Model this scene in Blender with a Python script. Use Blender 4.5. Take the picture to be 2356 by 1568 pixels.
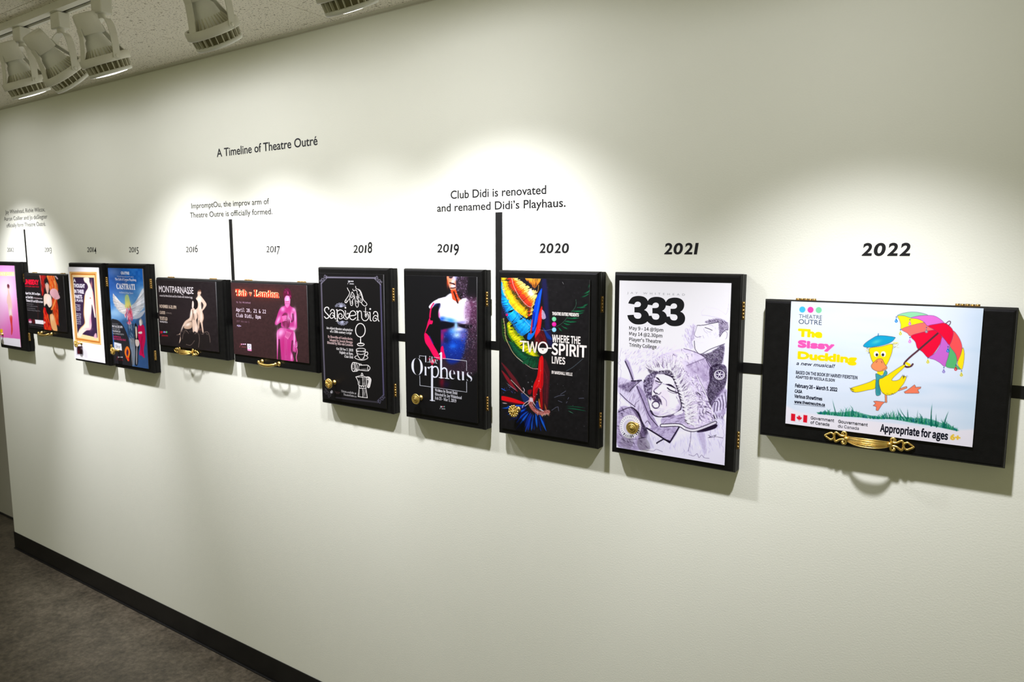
import bpy, bmesh, math, random
import numpy as np
from mathutils import Vector, Matrix
from mathutils.geometry import tessellate_polygon

# ---------------------------------------------------------------- camera, world, exposure
S = bpy.context.scene
for o in list(bpy.data.objects):
    bpy.data.objects.remove(o)
COL = S.collection

cam_data = bpy.data.cameras.new('camera')
cam_data.sensor_fit = 'HORIZONTAL'
cam_data.sensor_width = 36.0
cam_data.lens = 36.0 * 1648.02 / 2356.0
cam_data.clip_start = 0.02
camera = bpy.data.objects.new('camera', cam_data)
COL.objects.link(camera)
YAW, PITCH = 0.593358, 0.123908
fwd = Vector((-math.sin(YAW) * math.cos(PITCH), math.cos(YAW) * math.cos(PITCH), -math.sin(PITCH)))
rgt = Vector((math.cos(YAW), math.sin(YAW), 0))
upv = rgt.cross(fwd)
camera.matrix_world = Matrix(((rgt.x, upv.x, -fwd.x, 0.54379), (rgt.y, upv.y, -fwd.y, -1.66135),
                              (rgt.z, upv.z, -fwd.z, 1.67771), (0, 0, 0, 1)))
cam_data.dof.use_dof = True
cam_data.dof.focus_distance = 1.6
cam_data.dof.aperture_fstop = 11.0
S.camera = camera

world = bpy.data.worlds.new('hall_light')
S.world = world
world.use_nodes = True
bg = world.node_tree.nodes['Background']
bg.inputs[0].default_value = (1.0, 0.98, 0.66, 1)     # dim warm light of the hall behind the camera
bg.inputs[1].default_value = 0.37

S.view_settings.view_transform = 'Standard'
S.view_settings.look = 'None'
S.view_settings.exposure = 0.0
S.view_settings.gamma = 1.0
S.view_settings.use_curve_mapping = False
S.cycles.max_bounces = 6
S.cycles.diffuse_bounces = 4

LAMP_POWER = 60.0
CEIL, WALL_END, DOOR_Y = 2.3946, -3.994, -0.0396      # ceiling height, end of the wall, front plane of the box doors


# ---------------------------------------------------------------- materials
def srgb(c):
    c = np.asarray(c, float) / 255.0
    return np.where(c <= 0.04045, c / 12.92, ((c + 0.055) / 1.055) ** 2.4)


def new_mat(name, color=(0.8, 0.8, 0.8), rough=0.5, metal=0.0, spec=0.5, coat=0.0):
    m = bpy.data.materials.new(name)
    m.use_nodes = True
    b = m.node_tree.nodes['Principled BSDF']
    b.inputs['Base Color'].default_value = (*color, 1)
    b.inputs['Roughness'].default_value = rough
    b.inputs['Metallic'].default_value = metal
    b.inputs['Specular IOR Level'].default_value = spec
    b.inputs['Coat Weight'].default_value = coat
    return m, m.node_tree, b


def obj_coord(nt):
    return nt.nodes.new('ShaderNodeTexCoord').outputs['Object']


def noise_node(nt, scale, detail=4.0, rough=0.55, vec=None):
    n = nt.nodes.new('ShaderNodeTexNoise')
    n.inputs['Scale'].default_value = scale
    n.inputs['Detail'].default_value = detail
    n.inputs['Roughness'].default_value = rough
    nt.links.new(vec if vec is not None else obj_coord(nt), n.inputs['Vector'])
    return n.outputs['Fac']


def ramp(nt, fac, stops):
    r = nt.nodes.new('ShaderNodeValToRGB')
    while len(r.color_ramp.elements) < len(stops):
        r.color_ramp.elements.new(0.5)
    for e, (p, c) in zip(r.color_ramp.elements, stops):
        e.position = p
        e.color = (*c, 1)
    nt.links.new(fac, r.inputs[0])
    return r.outputs[0]


def add_bump(nt, b, fac, strength, dist):
    n = nt.nodes.new('ShaderNodeBump')
    n.inputs['Strength'].default_value = strength
    n.inputs['Distance'].default_value = dist
    nt.links.new(fac, n.inputs['Height'])
    nt.links.new(n.outputs[0], b.inputs['Normal'])


def tinted(name, c0, c1, scale, rough, metal=0.0, spec=0.5, bump=0.0, bscale=None, detail=4.0):
    """material whose colour wanders between two near tones"""
    m, nt, b = new_mat(name, c0, rough, metal, spec)
    f = noise_node(nt, scale, detail)
    nt.links.new(ramp(nt, f, [(0.3, c0), (0.7, c1)]), b.inputs['Base Color'])
    if bump:
        add_bump(nt, b, noise_node(nt, bscale or scale * 3), bump, 0.001)
    return m


M = {}
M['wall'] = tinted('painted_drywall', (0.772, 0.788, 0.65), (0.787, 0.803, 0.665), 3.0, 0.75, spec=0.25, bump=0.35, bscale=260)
M['far_wall'] = tinted('shaded_far_drywall', (0.42, 0.41, 0.33), (0.45, 0.44, 0.36), 3.0, 0.8, spec=0.2, bump=0.3, bscale=260)  # drywall colour darkened to stand in for light blocked from the recessed wall
M['black_base'] = tinted('black_vinyl', (0.005, 0.005, 0.0045), (0.009, 0.009, 0.008), 9.0, 0.38, spec=0.3, bump=0.15, bscale=40)
M['trim'] = tinted('grey_trim', (0.60, 0.58, 0.46), (0.64, 0.62, 0.50), 8.0, 0.5)
M['tape'] = tinted('black_tape', (0.004, 0.004, 0.0035), (0.007, 0.007, 0.006), 30.0, 0.45, spec=0.3)
M['letter'] = tinted('black_lettering', (0.005, 0.005, 0.005), (0.009, 0.009, 0.009), 40.0, 0.55, spec=0.2)
M['wood_black'] = tinted('black_painted_wood', (0.0030, 0.0030, 0.0027), (0.0050, 0.0050, 0.0046), 60.0, 0.42, spec=0.16, bump=0.25, bscale=400)
M['case_black'] = tinted('black_case_paint', (0.0034, 0.0034, 0.0030), (0.0056, 0.0056, 0.0050), 40.0, 0.5, spec=0.16, bump=0.25, bscale=300)
M['brass'] = tinted('polished_brass', (0.70, 0.48, 0.12), (0.80, 0.58, 0.18), 120.0, 0.36, metal=1.0, bump=0.12, bscale=500)
M['brass_old'] = tinted('aged_brass', (0.30, 0.19, 0.055), (0.46, 0.30, 0.10), 150.0, 0.38, metal=1.0)
M['lamp_white'] = tinted('lamp_enamel', (0.72, 0.71, 0.62), (0.77, 0.76, 0.66), 20.0, 0.42)
M['lamp_bulb'] = tinted('lamp_bulb_plastic', (0.74, 0.75, 0.68), (0.80, 0.80, 0.73), 20.0, 0.4)
M['lamp_fin'] = tinted('lamp_fin_plastic', (0.60, 0.58, 0.45), (0.66, 0.64, 0.50), 25.0, 0.45)
M['lamp_cavity'] = tinted('lamp_cavity_plastic', (0.17, 0.155, 0.075), (0.21, 0.19, 0.10), 25.0, 0.5)
M['slot'] = tinted('dark_slot', (0.006, 0.006, 0.006), (0.012, 0.011, 0.01), 20.0, 0.6)
M['card_edge'] = tinted('board_edge', (0.12, 0.12, 0.12), (0.2, 0.2, 0.2), 90.0, 0.6)

m, nt, b = new_mat('mottled_linoleum', rough=0.42, spec=0.4)
f1 = noise_node(nt, 7.0, 10.0, 0.72)
f2 = noise_node(nt, 45.0, 6.0, 0.7)
mx = nt.nodes.new('ShaderNodeMath'); mx.operation = 'ADD'
nt.links.new(f1, mx.inputs[0]); nt.links.new(f2, mx.inputs[1])
hf = nt.nodes.new('ShaderNodeMath'); hf.operation = 'MULTIPLY'; hf.inputs[1].default_value = 0.5
nt.links.new(mx.outputs[0], hf.inputs[0])
nt.links.new(ramp(nt, hf.outputs[0], [(0.36, (0.027, 0.0235, 0.0150)), (0.48, (0.064, 0.054, 0.034)), (0.62, (0.116, 0.098, 0.064))]), b.inputs['Base Color'])
M['floor'] = m

m, nt, b = new_mat('ceiling_tile', rough=0.9, spec=0.1)
v = obj_coord(nt)
sp1 = ramp(nt, noise_node(nt, 190.0, 2.0, 0.5, v), [(0.32, (0.16, 0.14, 0.10)), (0.40, (1, 1, 1))])
sp2 = ramp(nt, noise_node(nt, 70.0, 3.0, 0.6, v), [(0.30, (0.45, 0.42, 0.36)), (0.38, (1, 1, 1))])
mm = nt.nodes.new('ShaderNodeMix'); mm.data_type = 'RGBA'; mm.blend_type = 'MULTIPLY'; mm.inputs[0].default_value = 1.0
nt.links.new(sp1, mm.inputs[6]); nt.links.new(sp2, mm.inputs[7])
m2 = nt.nodes.new('ShaderNodeMix'); m2.data_type = 'RGBA'; m2.blend_type = 'MULTIPLY'; m2.inputs[0].default_value = 1.0
m2.inputs[6].default_value = (0.88, 0.84, 0.72, 1)
nt.links.new(mm.outputs[2], m2.inputs[7])
nt.links.new(m2.outputs[2], b.inputs['Base Color'])
add_bump(nt, b, noise_node(nt, 120.0, 3.0, 0.6, v), 0.4, 0.002)
M['tile'] = m

m, nt, b = new_mat('printed_poster', rough=0.45, spec=0.14)
at = nt.nodes.new('ShaderNodeAttribute'); at.attribute_name = 'print'
nt.links.new(at.outputs['Color'], b.inputs['Base Color'])
add_bump(nt, b, noise_node(nt, 900.0, 2.0), 0.05, 0.0005)
M['print'] = m

m, nt, b = new_mat('lit_lens', (1, 0.97, 0.9), 0.3)
b.inputs['Emission Color'].default_value = (1.0, 0.95, 0.85, 1)
b.inputs['Emission Strength'].default_value = 9.0
M['lens_lit'] = m
M['lens_off'] = tinted('unlit_lens', (0.25, 0.25, 0.22), (0.3, 0.3, 0.27), 50.0, 0.25)


# ---------------------------------------------------------------- object helpers
def link(name, me, mat=None, parent=None, **props):
    if isinstance(me, bmesh.types.BMesh):
        bm = me
        me = bpy.data.meshes.new(name)
        bm.to_mesh(me); bm.free()
    if mat is not None:
        me.materials.clear(); me.materials.append(mat)
    o = bpy.data.objects.new(name, me)
    COL.objects.link(o)
    if parent is not None:
        o.parent = parent
    for k, v in props.items():
        o[k] = v
    return o


def thing(name, label, cat, loc, group=None):
    o = bpy.data.objects.new(name, None)
    o.empty_display_size = 0.03
    COL.objects.link(o)
    o.location = loc
    o['label'] = label; o['category'] = cat
    if group:
        o['group'] = group
    return o


def box(bm, x0, x1, y0, y1, z0, z1, bevel=0.0, seg=2):
    vs = [bm.verts.new((x, y, z)) for x in (x0, x1) for y in (y0, y1) for z in (z0, z1)]
    F = [(0, 1, 3, 2), (4, 6, 7, 5), (0, 4, 5, 1), (2, 3, 7, 6), (0, 2, 6, 4), (1, 5, 7, 3)]
    fs = [bm.faces.new([vs[i] for i in f]) for f in F]
    if bevel:
        es = list({e for f in fs for e in f.edges})
        bmesh.ops.bevel(bm, geom=es, offset=bevel, segments=seg, affect='EDGES', profile=0.5)
    return bm


def boxmesh(*a, **k):
    return box(bmesh.new(), *a, **k)


def tube(bm, pts, r, seg=10, closed=False, sx=1.0, flat=None):
    """round bar along a path; r is one radius or one per point; flat=(axis, factor) squashes the section along an axis"""
    P = [Vector(p) for p in pts]
    n = len(P)
    R = r if hasattr(r, '__len__') else [r] * n
    rings = []
    prev = None
    for i in range(n):
        if closed:
            t = (P[(i + 1) % n] - P[i - 1]).normalized()
        else:
            t = (P[min(i + 1, n - 1)] - P[max(i - 1, 0)]).normalized()
        if prev is None:
            a = Vector((0, 1, 0)) if abs(t.y) < 0.8 else Vector((1, 0, 0))
            u = (a - t * a.dot(t)).normalized()
        else:
            u = (prev - t * prev.dot(t))
            u = u.normalized() if u.length > 1e-6 else prev
        prev = u
        w = t.cross(u)
        ring = []
        for k in range(seg):
            an = 2 * math.pi * k / seg
            d = u * math.cos(an) * R[i] + w * math.sin(an) * R[i]
            if flat is not None:
                ax, fac = flat
                d = d - ax * (d.dot(ax) * (1 - fac))
            ring.append(bm.verts.new(P[i] + d))
        rings.append(ring)
    m = n if closed else n - 1
    for i in range(m):
        A, B = rings[i], rings[(i + 1) % n]
        for k in range(seg):
            f = bm.faces.new((A[k], A[(k + 1) % seg], B[(k + 1) % seg], B[k]))
            f.smooth = True
    if not closed:
        bm.faces.new(list(reversed(rings[0]))); bm.faces.new(rings[-1])
    return bm


def catmull(pts, sub=6, closed=False):
    P = [np.array(p, float) for p in pts]
    n = len(P)
    out = []
    rng = range(n) if closed else range(n - 1)
    for i in rng:
        p1, p2 = P[i], P[(i + 1) % n]
        p0 = P[i - 1] if (closed or i > 0) else 2 * p1 - p2
        p3 = P[(i + 2) % n] if (closed or i + 2 < n) else 2 * p2 - p1
        for k in range(sub):
            t = k / sub
            out.append(0.5 * ((2 * p1) + (-p0 + p2) * t + (2 * p0 - 5 * p1 + 4 * p2 - p3) * t * t + (-p0 + 3 * p1 - 3 * p2 + p3) * t ** 3))
    if not closed:
        out.append(P[-1])
    return out


def lathe(bm, prof, M4=None, seg=32, cap=True, wob=None):
    """revolve (radius, height) pairs round local z; M4 places the result"""
    rings = []
    for j, (r, h) in enumerate(prof):
        ring = []
        for k in range(seg):
            a = 2 * math.pi * k / seg
            rr = r * (wob(a, j) if wob else 1)
            v = Vector((rr * math.cos(a), rr * math.sin(a), h))
            ring.append(bm.verts.new(M4 @ v if M4 else v))
        rings.append(ring)
    for A, B in zip(rings, rings[1:]):
        for k in range(seg):
            f = bm.faces.new((A[k], A[(k + 1) % seg], B[(k + 1) % seg], B[k]))
            f.smooth = True
    if cap:
        bm.faces.new(list(reversed(rings[0]))); bm.faces.new(rings[-1])
    return bm


def finish(bm):
    bmesh.ops.recalc_face_normals(bm, faces=bm.faces)
    return bm


# ---------------------------------------------------------------- the setting
X0, X1, YF = -5.6, 2.6, -3.2
link('wall_back', boxmesh(WALL_END, X1, 0.0, 0.186, 0, CEIL + 0.1), M['wall'], kind='structure')
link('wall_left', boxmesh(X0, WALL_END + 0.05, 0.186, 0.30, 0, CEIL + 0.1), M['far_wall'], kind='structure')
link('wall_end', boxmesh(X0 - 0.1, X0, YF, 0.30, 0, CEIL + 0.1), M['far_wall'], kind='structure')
link('floor', boxmesh(X0, X1, YF, 0.30, -0.05, 0.0), M['floor'], kind='structure')
bm = bmesh.new()
SEAM = -1.836
i0 = int((X0 - SEAM) / 0.606) - 1
for i in range(i0, 9):
    for j in range(6):
        xa, xb = SEAM + i * 0.606 + 0.0012, SEAM + (i + 1) * 0.606 - 0.0012
        yb, ya = 0.30 - (0.33 if j else 0) - max(j - 1, 0) * 0.606 - 0.0012, 0.30 - 0.33 - j * 0.606 + 0.0012
        if xa > X1 or ya < YF - 0.6:
            continue
        box(bm, xa, xb, ya, yb, CEIL, CEIL + 0.016)
link('ceiling', bm, M['tile'], kind='structure')
link('trim_1', box(boxmesh(WALL_END - 0.002, X1, -0.024, 0.0, CEIL - 0.0015, CEIL + 0.002), WALL_END - 0.002, X1, -0.0012, 0.0, CEIL - 0.004, CEIL - 0.0015), M['trim'], kind='structure')
link('seam_backing', boxmesh(X0, X1, YF - 0.3, 0.30, CEIL + 0.0165, CEIL + 0.05), M['slot'], kind='structure')  # dark sheet added above the tiles so their gaps read as dark seams
bm = boxmesh(WALL_END - 0.003, X1, -0.0035, 0.0, 0.004, 0.098, bevel=0.0015)
box(bm, WALL_END - 0.003, X1, -0.010, 0.0, 0.0, 0.006, bevel=0.002)
box(bm, WALL_END - 0.0035, WALL_END, -0.0035, 0.186, 0.0, 0.098)
link('baseboard_back', bm, M['black_base'], kind='structure')
link('baseboard_left', boxmesh(X0, WALL_END, 0.180, 0.186, 0.0, 0.012), M['slot'], kind='structure')
# ---------------------------------------------------------------- printed artwork
# Each poster is a fine grid whose vertices carry the print's own ink colours; lettering is cut as thin outlines above it.
QUAD = {  # poster corners (top left, top right, bottom right, bottom left) in the drawing's own units
    2022: ((1820.61, 693.14), (2263.08, 709.59), (2236.93, 1028.66), (1806.97, 973.60)),
    2021: ((1425.65, 644.90), (1682.84, 651.28), (1666.86, 1069.95), (1418.39, 1028.51)),
    2020: ((1153.41, 638.51), (1357.00, 643.58), (1351.85, 1016.74), (1153.90, 983.77)),
    2019: ((931.44, 632.82), (1096.83, 636.93), (1098.73, 972.90), (937.08, 946.09)),
    2018: ((732.87, 627.51), (881.97, 631.19), (888.67, 940.04), (742.33, 915.64)),
    2017: ((531.25, 649.13), (705.22, 655.97), (711.49, 835.26), (539.12, 813.01)),
    2016: ((358.92, 642.47), (495.58, 647.85), (503.76, 809.38), (368.00, 791.79)),
    2015: ((248.43, 615.62), (327.66, 617.58), (342.17, 847.74), (263.54, 834.68)),
    2014: ((156.25, 613.08), (227.18, 614.82), (242.70, 834.78), (172.16, 822.91)),
    2013: ((56.15, 631.23), (144.93, 634.78), (154.84, 763.78), (66.25, 752.32)),
    2012: ((-18.0, 613.0), (33.2, 614.4), (49.0, 790.5), (1.5, 781.0)),
}
CELL = {2022: 0.0008, 2021: 0.0009, 2020: 0.00095, 2019: 0.0009, 2018: 0.0009, 2017: 0.0011, 2016: 0.0013, 2015: 0.0013, 2014: 0.0014, 2013: 0.0015, 2012: 0.002}


def homography(q):
    """unit square (u right, v down) -> quad q"""
    A, bvec = [], []
    for (u, v), (x, y) in zip(((0, 0), (1, 0), (1, 1), (0, 1)), q):
        A.append([u, v, 1, 0, 0, 0, -u * x, -v * x]); bvec.append(x)
        A.append([0, 0, 0, u, v, 1, -u * y, -v * y]); bvec.append(y)
    h = np.linalg.solve(np.array(A, float), np.array(bvec, float))
    return np.append(h, 1).reshape(3, 3)


class Art:
    def __init__(s, year, w, h, bgcol):
        s.w, s.h = w, h
        s.H = homography(QUAD[year]); s.Hi = np.linalg.inv(s.H)
        s.nx, s.ny = int(w / CELL[year]) + 1, int(h / CELL[year]) + 1
        u, v = np.meshgrid(np.linspace(0, 1, s.nx), np.linspace(0, 1, s.ny))
        d = s.H[2, 0] * u + s.H[2, 1] * v + 1
        s.X = (s.H[0, 0] * u + s.H[0, 1] * v + s.H[0, 2]) / d
        s.Y = (s.H[1, 0] * u + s.H[1, 1] * v + s.H[1, 2]) / d
        s.C = np.empty((s.ny, s.nx, 3)); s.C[:] = bgcol
        s.rng = np.random.RandomState(year)
        s.px = abs(s.X[0, 1] - s.X[0, 0])
        s.texts, s.cuts = [], []
        s.at(0, 0, 1)

    def at(s, ox, oy, sc):
        s.ox, s.oy, s.sc = ox, oy, sc
        return s

    def P(s, pts):
        p = np.asarray(pts, float)
        return p / s.sc + np.array((s.ox, s.oy))

    def uv(s, p):
        q = np.c_[p, np.ones(len(p))] @ s.Hi.T
        return q[:, :2] / q[:, 2:]

    def win(s, p, pad):
        lo, hi = p.min(0) - pad, p.max(0) + pad
        c = s.uv(np.array([lo, (hi[0], lo[1]), hi, (lo[0], hi[1])]))
        i0, i1 = int(np.floor(c[:, 0].min() * (s.nx - 1))), int(np.ceil(c[:, 0].max() * (s.nx - 1))) + 1
        j0, j1 = int(np.floor(c[:, 1].min() * (s.ny - 1))), int(np.ceil(c[:, 1].max() * (s.ny - 1))) + 1
        i0, j0, i1, j1 = max(i0, 0), max(j0, 0), min(i1, s.nx), min(j1, s.ny)
        return None if i0 >= i1 or j0 >= j1 else (slice(j0, j1), slice(i0, i1))

    def mix(s, W, al, col):
        al = np.clip(al, 0, 1)[..., None]
        s.C[W] = s.C[W] * (1 - al) + np.asarray(col, float) * al

    def segdist(s, x, y, p, closed):
        q = np.roll(p, -1, 0) if closed else p[1:]
        p = p if closed else p[:-1]
        best = np.full(x.shape, 1e9); tt = np.zeros(x.shape); ins = np.zeros(x.shape, bool)
        n = len(p)
        for i in range(n):
            a, b2 = p[i], q[i]
            e = b2 - a
            L = e @ e + 1e-12
            t = np.clip(((x - a[0]) * e[0] + (y - a[1]) * e[1]) / L, 0, 1)
            d = (x - a[0] - t * e[0]) ** 2 + (y - a[1] - t * e[1]) ** 2
            k = d < best
            best = np.where(k, d, best); tt = np.where(k, (i + t) / n, tt)
            if closed:
                c = ((a[1] > y) != (b2[1] > y))
                if e[1] != 0:
                    ins ^= c & (x < e[0] * (y - a[1]) / e[1] + a[0])
        return np.sqrt(best), tt, ins

    def fill(s, pts, col, a=1.0, soft=0.0, smooth=True, mott=0.0, ms=3.0):
        p = s.P(pts)
        if smooth and len(p) > 3:
            p = np.array(catmull(p, 4, True))
        sf = max(soft / s.sc, s.px * 1.1)
        W = s.win(p, sf)
        if W is None:
            return s
        d, _, ins = s.segdist(s.X[W], s.Y[W], p, True)
        al = np.clip(0.5 + np.where(ins, d, -d) / sf, 0, 1) * a
        if mott:
            al = al * (1 - mott * s.noise(W, ms / s.sc))
        s.mix(W, al, col)
        return s

    def line(s, pts, col, w, a=1.0, soft=0.0, smooth=True, taper=0, closed=False):
        p = s.P(pts)
        if smooth and len(p) > 2:
            p = np.array(catmull(p, 5, closed))
        hw = w / s.sc / 2
        sf = max(soft / s.sc, s.px * 1.0)
        W = s.win(p, hw + sf)
        if W is None:
            return s
        d, t, _ = s.segdist(s.X[W], s.Y[W], p, closed)
        if taper == 1:
            hw = hw * (1 - t)
        elif taper == 2:
            hw = hw * np.sin(np.clip(t, 0.02, 0.98) * np.pi)
        s.mix(W, np.clip(0.5 + (hw - d) / sf, 0, 1) * np.clip(2 * (hw + 0.0) / s.px, 0, 1) * a, col)
        return s

    def blob(s, x, y, rx, ry, col, a=1.0, rot=0.0, pw=1.0):
        c = s.P([(x, y)])[0]
        R = max(rx, ry) / s.sc * 2.6
        W = s.win(np.array([c - R, c + R]), 0)
        if W is None:
            return s
        dx, dy = s.X[W] - c[0], s.Y[W] - c[1]
        cr, sr = math.cos(rot), math.sin(rot)
        e = ((dx * cr + dy * sr) * s.sc / rx) ** 2 + ((-dx * sr + dy * cr) * s.sc / ry) ** 2
        s.mix(W, a * np.exp(-e ** pw), col)
        return s

    def disc(s, x, y, rx, col, ry=None, a=1.0, soft=0.0):
        ry = ry or rx
        return s.fill([(x + rx * math.cos(t), y + ry * math.sin(t)) for t in np.linspace(0, 2 * math.pi, 20, endpoint=False)], col, a, soft)

    def noise(s, W, scale):
        """smooth value noise 0..1 in drawing units"""
        x, y = s.X[W] / scale, s.Y[W] / scale
        i, j = np.floor(x).astype(int), np.floor(y).astype(int)
        fx, fy = x - i, y - j
        fx, fy = fx * fx * (3 - 2 * fx), fy * fy * (3 - 2 * fy)
        def hsh(a, b2):
            n = np.sin(a * 12.9898 + b2 * 78.233 + (a * b2 % 97) * 0.371) * 43758.5453
            return n - np.floor(n)
        return (hsh(i, j) * (1 - fx) + hsh(i + 1, j) * fx) * (1 - fy) + (hsh(i, j + 1) * (1 - fx) + hsh(i + 1, j + 1) * fx) * fy

    def hatch(s, poly, n, ang, L, cols, w, a=0.5, jit=0.3, bend=0.15):
        """loose pencil strokes scattered inside a polygon"""
        p = np.asarray(poly, float)
        lo, hi = p.min(0), p.max(0)
        done = tries = 0
        while done < n and tries < n * 8:
            tries += 1
            c = lo + s.rng.rand(2) * (hi - lo)
            ins = False
            for i in range(len(p)):
                A, B = p[i - 1], p[i]
                if (A[1] > c[1]) != (B[1] > c[1]) and c[0] < (B[0] - A[0]) * (c[1] - A[1]) / (B[1] - A[1]) + A[0]:
                    ins = not ins
            if not ins:
                continue
            done += 1
            an = ang + s.rng.randn() * jit
            l = L * (0.5 + s.rng.rand())
            d = np.array((math.cos(an), math.sin(an))) * l / 2
            nrm = np.array((-d[1], d[0])) * bend * s.rng.randn()
            col = cols[s.rng.randint(len(cols))] if isinstance(cols, list) else cols
            s.line([c - d, c + nrm, c + d], col, w * (0.6 + 0.8 * s.rng.rand()), a * (0.5 + 0.5 * s.rng.rand()), taper=2, smooth=False)
        return s

    def specks(s, poly, n, cols, r, a=0.9):
        p = np.asarray(poly, float)
        lo, hi = p.min(0), p.max(0)
        for _ in range(n):
            c = lo + s.rng.rand(2) * (hi - lo)
            s.blob(c[0], c[1], r * (0.5 + s.rng.rand()), r * (0.5 + s.rng.rand()), cols[s.rng.randint(len(cols))], a * (0.3 + 0.7 * s.rng.rand()))
        return s

    def feathers(s, A, B, cols, n, w, jit=0.06, a=1.0, taper=2):
        """barbs running from curve A to curve B, their ink changing along the way"""
        A, B = np.array(catmull(A, 8)), np.array(catmull(B, 8))
        for k in range(n):
            t = (k + s.rng.rand() * 0.9) / n
            pa = A[min(int(t * (len(A) - 1)), len(A) - 1)]
            t2 = np.clip(t + s.rng.randn() * jit, 0, 1)
            pb = B[min(int(t2 * (len(B) - 1)), len(B) - 1)]
            e = s.rng.rand() * 0.16 - 0.08
            p0, p1 = pa + (pb - pa) * max(0, e), pb + (pb - pa) * e
            m = len(cols)
            j = 0.8 + 0.35 * s.rng.rand()
            for i in range(m):
                q0, q1 = p0 + (p1 - p0) * (i / m - 0.03), p0 + (p1 - p0) * ((i + 1) / m + 0.06)
                s.line([q0, q1], np.clip(np.array(cols[i]) * j, 0, 255), w * (1.0 if 0 < i < m - 1 else 0.7), a, smooth=False)
        return s

    def cut(s, pts, col):
        q = s.uv(s.P(pts))
        s.cuts.append((np.c_[q[:, 0] * s.w, (1 - q[:, 1]) * s.h], col))
        return s

    # lettering: baseline from (x0,y0) to (x1,y1), capital height h, all in drawing units
    def text(s, body, x0, y0, x1, y1, h, col, font='sans', bold=0.0, shear=0.0, fat=None):
        q = s.uv(s.P([(x0, y0), (x1, y1), (x0, y0 - h)]))
        u0, u1 = q[0, 0] * s.w, q[1, 0] * s.w
        v = (q[0, 1] + q[1, 1]) / 2 * s.h
        s.texts.append((body, u0, s.h - v, u1 - u0, abs(q[0, 1] - q[2, 1]) * s.h, col, font, bold, shear))
        return s


def smooth_turns(pts, lim=0.9):
    """round the shallow corners of an outline and keep its sharp ones"""
    P = [np.array(p, float) for p in pts]
    n = len(P)
    sharp = []
    for i in range(n):
        a, c = P[i] - P[i - 1], P[(i + 1) % n] - P[i]
        sharp.append(a @ c / (np.linalg.norm(a) * np.linalg.norm(c) + 1e-9) < 0.62)
    out = []
    for i in range(n):
        p0, p1, p2, p3 = P[i - 1], P[i], P[(i + 1) % n], P[(i + 2) % n]
        if sharp[i]:
            p0 = 2 * p1 - p2
        if sharp[(i + 1) % n]:
            p3 = 2 * p2 - p1
        for k in range(4):
            t = k / 4
            out.append(tuple(0.5 * ((2 * p1) + (-p0 + p2) * t + (2 * p0 - 5 * p1 + 4 * p2 - p3) * t * t + (-p0 + 3 * p1 - 3 * p2 + p3) * t ** 3)))
    return out


def company_mark(A, x, y, k, cols, script=(230, 230, 230)):
    """three small discs over a curled line of script"""
    for i, c in enumerate(cols):
        A.disc(x + i * 17 * k, y, 6.5 * k, c)
    A.line([(x - 22 * k, y + 30 * k), (x - 14 * k, y + 12 * k), (x - 8 * k, y - 6 * k), (x - 16 * k, y - 4 * k), (x - 12 * k, y + 4 * k), (x + 2 * k, y + 12 * k)], script, 3 * k)
    for i in range(5):
        A.line([(x + i * 9 * k, y + 30 * k + i), (x + (i * 9 + 4) * k, y + 22 * k + i), (x + (i * 9 + 8) * k, y + 30 * k + i)], script, 3 * k)


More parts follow.
